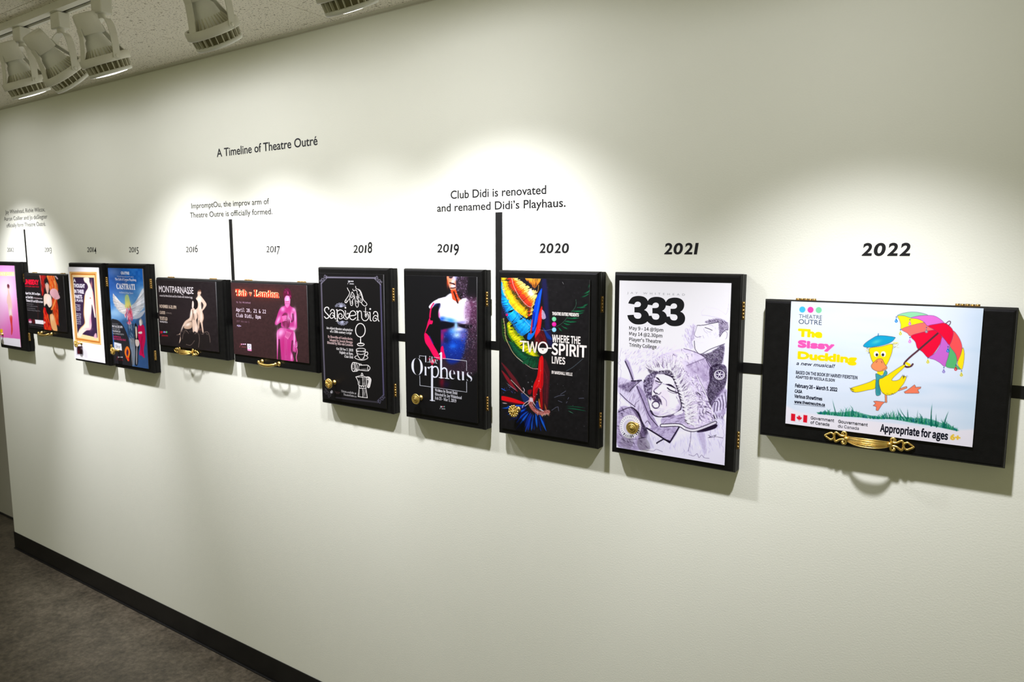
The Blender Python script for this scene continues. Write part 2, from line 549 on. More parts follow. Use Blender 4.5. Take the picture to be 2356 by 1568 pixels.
def art_2022(A):
    A.at(1740, 660, 3.136)
    bl = (204, 226, 240)
    for i in range(46):                                     # watery sky streaks
        x, y = 220 + A.rng.rand() * 1400, 120 + A.rng.rand() ** 0.8 * 860
        dens = 0.12 + 0.4 * (x > 1150) * A.rng.rand()
        A.blob(x, y, 110 + 120 * A.rng.rand(), 14 + 26 * A.rng.rand(), bl if i % 3 else (188, 218, 238), dens, 0.06)
    A.blob(1640, 420, 130, 420, (196, 222, 238), 0.55).blob(1600, 900, 180, 200, (196, 224, 240), 0.55).blob(240, 750, 60, 180, (212, 232, 244), 0.6)
    A.fill([(180, 870), (330, 905), (700, 950), (1000, 985), (1400, 1030), (1640, 1050), (1640, 1300), (180, 1200)], (244, 240, 243), 0.9, 16)
    for x, y, c in ((333, 163, (66, 190, 240)), (392, 165, (242, 70, 165)), (451, 167, (125, 214, 158))):
        A.disc(x, y, 22, c)
    A.text('THEATRE', 308, 224, 474, 231, 26, (70, 84, 100)).text('OUTR\u00c9', 306, 266, 472, 273, 33, (60, 74, 92))
    ye, pk, nv = (255, 226, 0), (248, 92, 178), (16, 24, 48)
    A.text('The', 299, 360, 476, 369, 60, ye, bold=0.07).text('Sissy', 299, 437, 562, 456, 56, pk, bold=0.07).text('Duckling', 297, 522, 724, 551, 58, ye, bold=0.07)
    A.text('a new musical!', 289, 560, 568, 584, 25, nv, bold=0.012, shear=0.25)
    A.text('BASED ON THE BOOK BY HARVEY FIERSTEIN', 286, 628, 730, 663, 22, nv, 'cjk', bold=0.012).text('ADAPTED BY NICOLA ELSON', 284, 657, 566, 682, 19, nv, 'cjk', bold=0.012)
    A.text('February 26 \u2013 March 5, 2022', 280, 723, 585, 750, 24, nv, 'cjk', bold=0.016).text('CASA', 277, 760, 332, 765, 21, nv, 'cjk', bold=0.016)
    A.text('Various Showtimes', 275, 798, 476, 816, 22, nv, 'cjk', bold=0.016).text('www.theatreoutre.ca', 274, 836, 495, 857, 19, nv, 'cjk', bold=0.016)
    A.line([(274, 845), (495, 866)], nv, 2.5, smooth=False)
    rd = (228, 14, 42)
    A.fill([(252, 912), (282, 916), (280, 968), (250, 964)], rd, smooth=False).fill([(341, 922), (369, 926), (366, 979), (338, 975)], rd, smooth=False)
    leaf = [(0, -22), (4, -14), (9, -16), (7, -5), (12, -10), (14, -6), (21, -8), (19, -2), (22, 1), (11, 9), (12, 13), (2, 11), (2, 22)]
    leaf = leaf + [(-x, y) for x, y in reversed(leaf)]
    A.fill([(310 + x * 0.92, 945 + y + x * 0.12) for x, y in leaf], rd, smooth=False)
    gv = (42, 44, 58)
    A.text('Government', 393, 953, 561, 973, 21, gv, 'inter', 0.01).text('of Canada', 391, 986, 527, 1001, 21, gv, 'inter', 0.01)
    A.text('Gouvernement', 591, 978, 803, 1004, 21, gv, 'inter', 0.01).text('du Canada', 589, 1012, 740, 1031, 21, gv, 'inter', 0.01)
    A.text('Appropriate for ages', 892, 1040, 1382, 1101, 50, (14, 16, 30), 'cjk', bold=0.016).text('6+', 1397, 1103, 1471, 1111, 44, (244, 205, 60), bold=0.05)
    # grass: clumps of blades
    g = [(0, 92, 78), (0, 122, 92), (20, 140, 88), (10, 104, 120), (60, 150, 110)]
    base = catmull([(440, 908), (520, 915), (620, 925), (720, 930), (820, 942), (900, 945), (980, 945), (1080, 960), (1180, 975), (1280, 995), (1380, 1015), (1460, 1036)], 12)
    hs = [6, 22, 42, 26, 70, 58, 34, 16, 18, 34, 46, 64, 52, 30, 38, 62, 48, 66, 60, 34, 10]
    A.fill([(436, 908), (520, 900), (620, 905), (700, 895), (780, 915), (850, 932), (940, 940), (1060, 935), (1150, 945), (1240, 950), (1320, 975), (1400, 1000), (1462, 1036), (1400, 1030), (1280, 1005), (1150, 985), (1000, 958), (860, 948), (700, 938), (560, 928)], (30, 140, 100), 0.9, 3, mott=0.5, ms=9)
    for k in range(230):
        t = A.rng.rand()
        p = base[int(t * (len(base) - 1))]
        hh = np.interp(t * 20, range(21), hs) * (0.35 + 0.8 * A.rng.rand())
        A.line([(p[0], p[1] + 5), (p[0] + A.rng.randn() * 7, p[1] - hh * 0.5), (p[0] + A.rng.randn() * 16, p[1] - hh)], g[A.rng.randint(5)], 7, 0.95, taper=1)
    for a, b2, c, w in (((572, 905), (558, 850), (547, 800), 7), ((1065, 960), (1030, 910), (1014, 868), 9), ((1090, 960), (1050, 905), (1032, 866), 8), ((1262, 1000), (1262, 920), (1269, 830), 15), ((1350, 1010), (1370, 940), (1391, 888), 12), ((1160, 975), (1162, 920), (1165, 880), 6), ((700, 925), (695, 880), (672, 845), 9), ((1200, 985), (1188, 930), (1172, 905), 10), ((1300, 1010), (1296, 950), (1300, 905), 9), ((1095, 950), (1092, 905), (1090, 872), 9)):
        A.line([a, b2, c], (0, 104, 84), w, taper=1)
    # a dancing duckling and its umbrella
    A.at(1930, 700, 6.032)
    ink, yl, orr = (46, 44, 52), (255, 230, 8), (246, 150, 92)
    def shape(pts, col, w=5, smooth=True, lc=ink, **k):
        A.fill(pts, col, smooth=smooth, **k); A.line(pts, lc, w, 0.85, smooth=smooth, closed=True)
    pl = (96, 60, 110)
    shape([(808, 160), (880, 125), (1020, 105), (1150, 120), (1235, 152), (1120, 160), (1000, 190), (900, 160)], (146, 222, 166), lc=pl)
    shape([(815, 165), (900, 160), (1000, 190), (1090, 200), (1180, 250), (1000, 295), (870, 345), (860, 280), (840, 215)], (255, 236, 20), lc=pl)
    shape([(870, 345), (1000, 295), (1180, 255), (1230, 300), (1330, 355), (1150, 390), (1000, 440), (950, 400)], (252, 116, 104), lc=pl)
    shape([(1000, 440), (1150, 390), (1330, 355), (1385, 390), (1430, 450), (1400, 560), (1310, 690), (1240, 740), (1160, 660), (1090, 610), (1060, 520)], (238, 4, 54), lc=pl)
    shape([(1250, 740), (1330, 680), (1400, 580), (1435, 455), (1500, 520), (1535, 570), (1525, 690), (1480, 860), (1400, 810), (1330, 770)], (204, 104, 204), lc=pl)
    shape([(1485, 860), (1520, 720), (1540, 590), (1600, 650), (1640, 760), (1635, 840), (1690, 900), (1600, 890)], (88, 186, 112), lc=pl)
    shape([(1000, 190), (1100, 162), (1240, 152), (1350, 170), (1460, 255), (1380, 270), (1240, 300), (1180, 245), (1100, 205)], (226, 112, 206), lc=pl)
    shape([(1585, 370), (1640, 420), (1690, 510), (1710, 600), (1690, 700), (1650, 790), (1620, 690), (1535, 565), (1575, 470)], (252, 84, 84), lc=pl)
    shape([(1720, 600), (1742, 680), (1735, 800), (1705, 905), (1650, 840), (1650, 790), (1690, 700)], (255, 232, 20), lc=pl)
    shape([(1240, 300), (1380, 270), (1470, 260), (1545, 310), (1585, 370), (1580, 450), (1535, 560), (1480, 500), (1400, 410), (1320, 350)], (238, 4, 54), lc=pl)
    br = (84, 46, 56)
    A.line([(1485, 268), (1525, 236), (1550, 242), (1545, 270), (1525, 294)], br, 12)
    A.line([(1370, 405), (1120, 622), (1000, 722), (930, 790), (906, 828), (915, 856), (950, 870), (1000, 858), (1026, 830)], br, 26)
    for x, y, c in ((797, 225, (0, 130, 210)), (985, 262, (206, 120, 206)), (855, 400, (212, 212, 60)), (985, 508, (226, 130, 210)), (1215, 370, (130, 130, 140)), (1235, 792, (222, 214, 50)), (1455, 925, (140, 126, 200)), (1513, 638, (0, 116, 200)), (1622, 893, (206, 20, 36)), (1700, 972, (216, 206, 40))):
        A.disc(x + 2, y - 48, 9, (60, 90, 140))
        A.fill([(x, y - 34), (x + 12, y - 8), (x + 22, y + 10), (x + 12, y + 26), (x, y + 30), (x - 12, y + 26), (x - 22, y + 10), (x - 12, y - 8)], c)
        A.line([(x - 4, y + 4), (x + 2, y + 16)], (250, 250, 250), 6, smooth=False)
    shape([(510, 1045), (420, 1080), (300, 1120), (165, 1165), (190, 1205), (250, 1220), (400, 1190), (505, 1160)], yl)
    A.hatch([(150, 1160), (210, 1160), (230, 1225), (170, 1210)], 14, 0.5, 40, [ink], 5, 0.9)
    for a, b2 in (((652, 1250), (655, 1352)), ((832, 1188), (934, 1152))):
        A.line([a, b2], ink, 30, smooth=False).line([a, b2], (248, 150, 96), 21, smooth=False)
    shape([(560, 1040), (670, 985), (720, 950), (895, 840), (905, 875), (740, 1035), (780, 1060), (840, 1040), (880, 995), (935, 1010), (905, 1090), (860, 1150), (800, 1220), (700, 1260), (620, 1240), (575, 1170)], yl)
    A.hatch([(870, 975), (960, 985), (940, 1030), (880, 1020)], 10, -1.0, 45, [ink], 5, 0.9)
    A.hatch([(590, 1225), (720, 1265), (800, 1225), (720, 1240)], 14, 0.9, 26, [ink], 5, 0.8)
    shape([(480, 1345), (520, 1340), (640, 1355), (600, 1390), (545, 1475), (515, 1470), (520, 1420), (475, 1405), (510, 1375)], (250, 130, 92), smooth=False)
    shape([(905, 1215), (950, 1190), (1050, 1115), (1065, 1135), (1060, 1150), (1140, 1145), (1135, 1165), (1095, 1185), (1115, 1225), (1105, 1235), (920, 1235)], (250, 130, 92), smooth=False)
    for i in range(5):
        A.fill([(922 + i * 11, 812 + i * 6), (946 + i * 11, 800 + i * 6), (950 + i * 11, 820 + i * 6), (930 + i * 11, 836 + i * 6)], yl)
    A.fill([(540, 890), (610, 890), (615, 970), (540, 975)], yl)
    shape([(515, 960), (600, 990), (640, 920), (668, 935), (665, 975), (610, 1020), (560, 1040), (552, 1100), (582, 1240), (520, 1262), (508, 1150), (515, 1040)], (64, 162, 166))
    for x in (528, 545, 558):
        A.line([(x, 1050), (x - 4, 1140), (x + 10, 1240)], (30, 110, 120), 5)
    A.hatch([(380, 600), (440, 610), (440, 680), (390, 670)], 14, 2.6, 50, [yl, (190, 168, 20), ink], 6, 0.9)
    A.hatch([(740, 530), (830, 530), (820, 610), (740, 610)], 16, -0.4, 60, [yl, (190, 168, 20), ink], 6, 0.9)
    shape([(432, 610), (590, 585), (738, 552), (742, 640), (715, 730), (668, 830), (600, 910), (540, 900), (474, 810), (434, 700)], yl)
    for x in (520, 618):
        A.disc(x, 690, 34, (250, 250, 252), 38).disc(x + (8 if x < 600 else -6), 700, 18, (40, 36, 46), 21)
    shape([(560, 755), (602, 762), (636, 825), (668, 868), (660, 900), (600, 924), (540, 930), (480, 905), (450, 868), (458, 830), (500, 790), (535, 762)], orr)
    A.line([(518, 806), (534, 786)], (150, 84, 50), 9).line([(590, 790), (600, 812)], (150, 84, 50), 9).line([(600, 908), (640, 890), (652, 872)], (150, 84, 50), 5)
    shape([(340, 580), (380, 528), (480, 462), (540, 436), (640, 436), (772, 455), (776, 475), (720, 528), (600, 570), (480, 590), (400, 598)], (14, 164, 204))
    A.blob(520, 520, 70, 26, (90, 214, 200), 0.7, -0.3)
    A.line([(545, 440), (549, 408)], (30, 110, 150), 12, smooth=False)


def art_2021(A):
    lav, mid, dk, vd = (222, 216, 236), (160, 146, 178), (92, 78, 108), (52, 42, 62)
    Y = (A.Y - 645) / 400
    A.C[:] = np.array((253, 253, 255)) - np.clip(Y - 0.2, 0, 1)[..., None] * np.array((26, 26, 10))
    A.fill([(1418, 800), (1500, 770), (1600, 740), (1690, 700), (1690, 1090), (1400, 1050)], (208, 204, 224), 0.35, 60, mott=0.6, ms=5)
    A.at(1560, 640, 9.8)                                    # man in a cap, upper right
    A.hatch([(250, 1000), (420, 1060), (370, 1300), (370, 1568), (150, 1568), (100, 1300)], 150, 1.25, 120, [lav, (196, 186, 216), mid], 12, 0.55)
    A.fill([(330, 1060), (410, 1080), (372, 1270), (390, 1400), (360, 1568), (250, 1568), (270, 1300)], mid, 0.45, 60, mott=0.7, ms=12)
    A.fill([(430, 1060), (740, 1020), (900, 990), (940, 1320), (1150, 1350), (1160, 1568), (380, 1568), (430, 1330), (372, 1270)], (238, 238, 250), 0.9, 20)
    A.fill([(600, 985), (800, 912), (980, 920), (1120, 1000), (1132, 1160), (1030, 1170), (940, 1320), (922, 1100), (900, 990), (740, 1020)], dk, 0.72, 30, mott=0.75, ms=14)
    A.hatch([(600, 985), (800, 912), (980, 920), (1120, 1000), (1132, 1160), (1030, 1170), (940, 1320), (922, 1100), (900, 990)], 130, 0.9, 60, [dk, vd, mid], 9, 0.6)
    A.line([(540, 830), (660, 840), (850, 880), (970, 910)], mid, 9, 0.6).line([(620, 640), (760, 670), (900, 700), (1040, 780)], lav, 10, 0.8).line([(540, 830), (530, 760), (600, 690)], lav, 10, 0.9)
    A.line([(430, 1062), (580, 1055), (740, 1020), (900, 990)], vd, 14, 0.85).line([(430, 1070), (400, 1170), (370, 1265), (400, 1310), (440, 1328), (520, 1312)], dk, 9, 0.8)
    A.line([(610, 1110), (690, 1135), (770, 1172)], vd, 14, 0.85).line([(580, 1130), (600, 1190), (660, 1240)], mid, 8, 0.7).line([(690, 1060), (760, 1060), (800, 1090)], mid, 7, 0.7)
    A.line([(400, 1385), (440, 1430), (500, 1455), (570, 1445)], dk, 10, 0.8).line([(560, 1290), (600, 1400), (590, 1568)], mid, 8, 0.7).line([(400, 1450), (380, 1568)], dk, 8, 0.8)
    A.line([(1130, 1160), (1060, 1170), (1000, 1230), (940, 1320)], vd, 12, 0.85).line([(1040, 940), (1060, 980), (1130, 1005)], dk, 10, 0.8).line([(1100, 1420), (1000, 1490), (900, 1500)], dk, 9, 0.7).line([(1080, 1460), (960, 1568)], mid, 9, 0.7)
    A.line([(1140, 580), (1130, 680), (1110, 760), (1080, 815), (1040, 790)], mid, 6, 0.7)
    A.fill([(540, 830), (530, 760), (610, 690), (760, 660), (920, 700), (1080, 800), (1120, 990), (980, 920), (850, 880), (660, 845)], (226, 224, 240), 0.7, 20, mott=0.4, ms=10)
    A.hatch([(600, 1100), (900, 1060), (930, 1330), (700, 1400), (560, 1300)], 50, 1.2, 90, [(206, 202, 226), mid], 7, 0.4, jit=0.2).hatch([(430, 1450), (1000, 1440), (1150, 1568), (400, 1568)], 60, -0.5, 110, [(196, 190, 218), mid], 7, 0.5, jit=0.2)
    A.line([(1000, 1230), (1060, 1190), (1110, 1240), (1090, 1350), (1030, 1400)], dk, 9, 0.75).line([(480, 1300), (500, 1340), (470, 1380)], mid, 8, 0.7).line([(640, 1180), (700, 1210), (760, 1200)], mid, 7, 0.7)
    A.at(1400, 780, 4.9)                                    # shouting man in a fur-trimmed hood, below
    A.fill([(965, 0), (1340, 0), (1310, 60), (1150, 115), (1040, 168), (985, 120)], (238, 236, 250), 0.9, 10)
    A.line([(968, 20), (972, 80), (985, 125), (1040, 168), (1150, 112), (1310, 52)], vd, 7, 0.85)
    A.fill([(1030, 172), (1150, 150), (1295, 62), (1300, 180), (1268, 285), (1150, 305), (1100, 222)], vd, 0.82, 14, mott=0.6, ms=8)
    A.hatch([(1030, 172), (1150, 150), (1295, 62), (1300, 180), (1268, 285), (1150, 305), (1100, 222)], 120, 0.5, 40, [vd, dk, mid], 5, 0.6)
    A.fill([(170, 130), (560, 60), (900, 60), (700, 150), (560, 200), (440, 330), (360, 360), (200, 250)], lav, 0.5, 60, mott=0.8, ms=20)
    A.hatch([(130, 120), (560, 90), (760, 110), (560, 220), (440, 330), (300, 380), (200, 300)], 150, 2.2, 50, [lav, (190, 178, 208), mid], 5, 0.6)
    hood = [(440, 330), (560, 200), (700, 140), (850, 105), (990, 150), (1100, 220), (1175, 350), (1130, 520), (1150, 700), (1210, 900), (1200, 960), (960, 1020), (850, 960), (840, 800), (810, 640), (760, 520), (690, 400), (560, 360)]
    A.fill(hood, (222, 214, 232), 0.95, 10)
    A.fill(hood, (176, 160, 192), 0.4, 20, mott=1.0, ms=70)
    A.blob(840, 190, 150, 70, (246, 244, 252), 0.8).blob(760, 310, 90, 60, (250, 248, 254), 0.9).blob(930, 770, 60, 120, (246, 244, 252), 0.9)
    A.hatch(hood, 420, 1.0, 60, [mid, dk, (240, 238, 250), (250, 250, 255), (190, 176, 206)], 6, 0.6, jit=0.6)
    A.hatch([(760, 300), (1000, 420), (1150, 760), (1200, 930), (960, 1000), (880, 800), (840, 600)], 200, 1.1, 60, [(250, 250, 255), (248, 246, 252), dk, mid], 7, 0.75, jit=0.5)
    A.line([(990, 400), (1080, 580), (1150, 760), (1212, 930)], (244, 242, 250), 9, 0.9).line([(1000, 410), (1092, 590), (1162, 770)], dk, 5, 0.7)
    A.line([(850, 105), (990, 150), (1100, 220), (1175, 350), (1130, 520), (1110, 610)], dk, 7, 0.8).line([(880, 300), (1000, 250), (1090, 215)], dk, 7, 0.7).line([(1100, 230), (1140, 300), (1170, 345)], vd, 8, 0.8)
    for cols, n, w in (([(250, 249, 254), (232, 226, 240), (206, 196, 216)], 150, 9), ([(250, 249, 254), (120, 104, 136), (236, 230, 242)], 70, 6), ([(255, 255, 255), (246, 244, 250)], 90, 8)):
        A.feathers([(470, 380), (560, 350), (690, 385), (760, 500), (806, 620), (840, 760), (858, 880), (905, 960)], [(400, 300), (520, 230), (720, 215), (860, 380), (930, 540), (985, 700), (990, 850), (1000, 990)], cols, n, w, jit=0.05, a=0.8)
    A.hatch([(1000, 560), (1130, 560), (1205, 930), (1050, 960), (1000, 800)], 60, 0.5, 60, [dk, vd, (240, 238, 248)], 9, 0.7, jit=0.7)
    A.fill([(880, 300), (1000, 240), (1100, 222), (1172, 350), (1130, 520), (1010, 420)], (150, 134, 168), 0.55, 30, mott=0.9, ms=26)
    A.fill([(1150, 312), (1310, 290), (1335, 420), (1300, 560), (1190, 700), (1160, 760), (1112, 600), (1140, 470)], vd, 0.86, 12, mott=0.45, ms=10)
    A.hatch([(1150, 312), (1310, 290), (1335, 420), (1300, 560), (1190, 700), (1160, 760), (1112, 600)], 110, 0.9, 60, [vd, mid, dk, lav], 5, 0.65)
    A.disc(1252, 402, 68, (232, 230, 242), 62).line([(1252 + 66 * math.cos(t), 402 + 60 * math.sin(t)) for t in np.linspace(0, 6.2, 18)], vd, 7, closed=True)
    A.disc(1252, 396, 40, dk, 40).line([(1252 + 50 * math.cos(t), 402 + 46 * math.sin(t)) for t in np.linspace(0, 6.2, 18)], dk, 5, closed=True)
    for t in np.linspace(0, 6.28, 7):
        A.line([(1252, 396), (1252 + 34 * math.cos(t), 396 + 34 * math.sin(t))], (240, 240, 248), 7, smooth=False)
    A.fill([(1160, 720), (1320, 540), (1335, 800), (1240, 880)], mid, 0.75, 12, mott=0.7, ms=20)
    for k in range(9):
        A.line([(1170 + k * 18, 740 - k * 18), (1200 + k * 16, 700 + k * 4), (1190 + k * 17, 820 - k * 6)], (236, 232, 246) if k % 2 else vd, 8, 0.7)
    A.hatch([(1160, 860), (1300, 860), (1300, 1000), (1200, 1000)], 50, 1.2, 70, [vd, dk, lav], 7, 0.7)
    A.fill([(110, 430), (270, 470), (380, 460), (420, 640), (460, 850), (440, 1000), (360, 900), (240, 740), (110, 600)], (206, 198, 220), 0.9, 12, mott=0.4, ms=30)
    A.fill([(180, 240), (230, 250), (290, 440), (260, 470), (230, 360)], mid, 0.8, 14, mott=0.4).line([(190, 250), (235, 350), (275, 455)], vd, 12, 0.8)
    A.fill([(120, 520), (260, 480), (370, 455), (300, 520), (240, 600), (150, 560)], dk, 0.8, 22, mott=0.6, ms=14).line([(260, 470), (310, 470), (370, 465)], vd, 14, 0.9)
    A.line([(360, 470), (280, 540), (235, 590)], vd, 8, 0.8).line([(130, 610), (210, 690), (300, 760)], vd, 8, 0.8)
    A.hatch([(110, 480), (380, 470), (440, 900), (240, 740)], 110, 1.9, 70, [mid, dk, (244, 242, 250)], 6, 0.5)
    A.fill([(310, 530), (400, 590), (470, 800), (560, 980), (480, 990), (410, 800)], mid, 0.9, 8, mott=0.4, ms=20).line([(320, 530), (400, 720), (460, 860), (560, 985)], vd, 8, 0.85).line([(420, 590), (470, 790), (500, 850)], vd, 8, 0.7)
    A.fill([(400, 470), (450, 400), (560, 362), (522, 450), (492, 560), (482, 690), (430, 640), (398, 560)], dk, 0.85, 12, mott=0.6, ms=9)
    A.hatch([(390, 470), (450, 400), (600, 362), (522, 450), (492, 560), (482, 690), (420, 640)], 150, 0.4, 26, [vd, dk, lav], 8, 0.8, jit=1.2, bend=0.6)
    face = [(488, 560), (515, 460), (560, 385), (640, 395), (720, 435), (770, 540), (800, 640), (822, 740), (810, 790), (740, 840), (620, 870), (520, 862), (480, 800), (486, 700)]
    A.fill(face, (240, 236, 246), 1.0, 6)
    A.blob(700, 700, 90, 90, (248, 246, 252), 0.9).blob(800, 780, 40, 50, mid, 0.5).blob(520, 840, 60, 30, mid, 0.5)
    A.line([(640, 395), (720, 430), (770, 540), (800, 640), (822, 740), (812, 790)], vd, 12, 0.85).line([(812, 790), (740, 842), (620, 872), (525, 864), (482, 805)], vd, 11, 0.8).line([(515, 460), (490, 560), (486, 640)], dk, 7, 0.8)
    A.fill([(560, 620), (640, 560), (700, 640), (690, 760), (620, 800), (590, 720)], (222, 214, 230), 0.55, 30).fill([(500, 480), (560, 430), (560, 540), (505, 590)], (206, 196, 216), 0.6, 18)
    A.hatch([(560, 780), (780, 760), (800, 820), (640, 862), (540, 850)], 60, -0.25, 60, [mid, (200, 190, 212)], 5, 0.5, jit=0.15).hatch([(730, 470), (800, 640), (815, 760), (760, 640)], 30, 1.2, 50, [mid, dk], 5, 0.55, jit=0.15)
    A.line([(600, 640), (650, 690), (655, 750)], mid, 8, 0.7).line([(470, 805), (500, 850), (560, 872)], vd, 9, 0.8)
    A.fill([(450, 340), (560, 360), (690, 350), (740, 440), (640, 398), (560, 392), (470, 385)], vd, 0.75, 14, mott=0.6, ms=10)
    A.line([(530, 425), (560, 445), (592, 485)], vd, 16, 0.9, taper=2).line([(640, 505), (700, 520), (772, 565)], vd, 22, 0.9, taper=2)
    A.line([(532, 468), (560, 480), (602, 488)], vd, 12, 0.85).line([(665, 548), (700, 575), (785, 605)], vd, 14, 0.85).line([(530, 480), (545, 500), (580, 508)], mid, 6).line([(670, 580), (720, 605), (770, 612)], dk, 6, 0.8)
    A.line([(520, 560), (560, 520), (596, 494)], mid, 5).line([(612, 500), (650, 512), (690, 530)], mid, 5)
    A.line([(596, 500), (555, 540), (512, 575), (516, 600), (545, 606), (568, 624), (592, 600)], dk, 7, 0.85).line([(512, 585), (530, 610), (552, 612)], vd, 9, 0.9)
    A.fill([(488, 645), (540, 628), (590, 680), (604, 740), (566, 705), (500, 682)], vd, 0.85, 8, mott=0.5, ms=8)
    A.hatch([(488, 645), (540, 628), (590, 680), (604, 740), (566, 705), (500, 682)], 60, 1.0, 30, [vd, dk, lav], 6, 0.8, jit=0.8)
    A.disc(534, 738, 46, dk, 46).disc(532, 742, 36, (238, 234, 244), 34).disc(540, 726, 20, (246, 244, 250), 14).line([(498, 745), (520, 772), (550, 772)], dk, 6)
    for k in range(70):                                     # fur round the face
        t = k / 69
        p = np.array(catmull([(560, 360), (690, 385), (755, 500), (800, 620), (836, 760), (850, 900), (900, 960)], 12))
        q = p[int(t * (len(p) - 1))]
        A.line([q, q + np.array((28 + 20 * A.rng.rand(), -14 + 40 * A.rng.rand()))], vd if k % 3 else (248, 246, 252), 8, 0.8, smooth=False, taper=1)
    A.fill([(600, 890), (760, 840), (850, 800), (850, 950), (760, 965), (620, 975)], (188, 176, 204), 0.95, 6, mott=0.3).line([(610, 880), (760, 850), (850, 800)], vd, 8, 0.8).hatch([(600, 890), (850, 820), (850, 950), (620, 975)], 90, -0.2, 60, [dk, mid, lav], 6, 0.6)
    A.fill([(740, 840), (820, 800), (840, 830), (760, 860)], (238, 236, 246), 0.9)
    A.fill([(250, 760), (340, 820), (380, 920), (430, 1010), (480, 1130), (510, 1230), (420, 1120), (360, 1100), (330, 900)], vd, 0.86, 10, mott=0.25, ms=14)
    A.fill([(110, 800), (250, 765), (330, 850), (370, 960), (430, 1110), (500, 1225), (110, 1215)], (160, 146, 178), 0.85, 14, mott=0.5, ms=24)
    A.hatch([(110, 800), (250, 765), (330, 850), (430, 1110), (500, 1225), (110, 1215)], 200, 0.7, 60, [dk, mid, lav, vd], 6, 0.55)
    A.line([(110, 820), (250, 768), (330, 830), (390, 960)], vd, 9, 0.8).line([(340, 1120), (440, 1110), (500, 1220)], vd, 7, 0.8)
    A.disc(245, 985, 124, (246, 246, 250), 136).line([(245 + 122 * math.cos(t), 985 + 134 * math.sin(t)) for t in np.linspace(0, 6.2, 24)], mid, 4, closed=True)
    for t in np.linspace(0, 6.28, 30, endpoint=False):
        c, s2 = math.cos(t), math.sin(t)
        A.line([(245 + 92 * c, 985 + 100 * s2), (245 + 110 * c, 985 + 120 * s2)], vd if 0.0 < t < 2.6 and A.rng.rand() > 0.3 else (168, 168, 180), 8 if t > 2.6 else 12, 0.85, smooth=False)
    A.disc(245, 985, 78, (206, 204, 216), 86)
    A.fill([(450, 1005), (620, 970), (795, 985), (700, 1165), (640, 1135), (470, 1025)], (176, 164, 194), 0.95, 6, mott=0.4, ms=14)
    A.hatch([(450, 1005), (620, 970), (795, 985), (700, 1165), (640, 1135)], 90, -0.3, 50, [dk, mid, lav], 6, 0.6)
    A.fill([(450, 1050), (700, 1170), (1000, 1030), (1300, 900), (1320, 1410), (520, 1260)], (222, 220, 238), 0.85, 30)
    A.hatch([(460, 1060), (700, 1180), (1000, 1040), (1290, 930), (1290, 1150), (1100, 1320), (900, 1290), (560, 1230)], 180, 1.5, 80, [mid, lav, (246, 246, 252), (190, 184, 214)], 6, 0.5)
    A.line([(430, 1000), (560, 1080), (690, 1165), (800, 985)], vd, 16, 0.9, smooth=False).line([(690, 1150), (620, 1125), (550, 1165), (545, 1172)], vd, 16, 0.9, smooth=False)
    zp = [(600, 972), (790, 968), (870, 1008), (960, 1026), (1080, 992), (1205, 940)]
    A.line(zp, vd, 40, 0.85).line(zp, (242, 240, 248), 22)
    for k in range(22):
        t = k / 21
        A.line([(870 + 335 * t, 1002 + 20 * math.sin(t * 3.14) - 66 * t), (872 + 335 * t, 1024 + 20 * math.sin(t * 3.14) - 66 * t)], mid, 5, smooth=False)
    A.fill([(1000, 1040), (1210, 958), (1205, 1005), (1060, 1046)], vd, 0.9)
    A.line([(930, 1040), (925, 1140), (900, 1262)], dk, 5, 0.8).line([(415, 945), (440, 920), (470, 960)], vd, 6, 0.8)
    A.fill([(1000, 1060), (1070, 1050), (1100, 1180), (1085, 1290), (1040, 1180)], mid, 0.6, 30, mott=0.7)
    A.line([(1125, 1080), (1150, 1095), (1135, 1105), (1180, 1090), (1215, 1080), (1200, 1095), (1290, 1112)], vd, 4, 0.9).line([(1120, 1110), (1200, 1102)], vd, 4, 0.8)
    A.line([(905, 1300), (960, 1315), (1000, 1290), (1020, 1335), (1050, 1305), (1080, 1335), (1135, 1342)], dk, 4, 0.8).line([(380, 1240), (500, 1260), (540, 1240), (610, 1268)], dk, 4, 0.7)
    for x in (132, 1290):
        A.line([(x + 8 * A.rng.randn(), y) for y in range(100, 1300, 28)], mid, 4, 0.6)
    c = A.C / 255
    A.C[:] = 255 * np.clip(c + 0.36 * (c - 0.66), 0.02, 1)
    A.at(1400, 640, 7.84)
    k = (28, 28, 30)
    for dx, dy in ((0, 0), (324, 17), (652, 31)):
        pts = [(358, 452), (375, 410), (420, 350), (475, 325), (545, 316), (620, 326), (675, 355), (706, 398), (716, 450), (705, 505), (680, 545), (645, 570), (690, 595), (722, 640), (732, 690), (722, 745), (690, 790), (630, 822), (550, 832), (470, 822), (405, 785), (362, 735), (340, 664), (456, 656), (466, 690), (490, 718), (530, 728), (570, 720), (592, 690), (592, 655), (572, 628), (540, 618), (470, 614), (470, 518), (530, 518), (566, 508), (586, 480), (580, 445), (555, 425), (525, 420), (495, 430), (476, 450), (470, 470)]
        A.cut([(x + dx, y + dy) for x, y in smooth_turns(pts)], k)
    A.text('J  A  Y     W  H  I  T  E  H  E  A  D', 340, 278, 1380, 312, 34, (175, 175, 178))
    for i, (t, x1, y1) in enumerate((('May 9 - 14 @9pm', 988, 962), ('May 14 @2.30pm', 972, 1066), ("Player's Theatre", 946, 1170), ('Trinity College', 868, 1268))):
        A.text(t, 374, 924 + i * 103 - i * 2, x1, y1, 60, (52, 52, 56), 'cjk', bold=0.006)


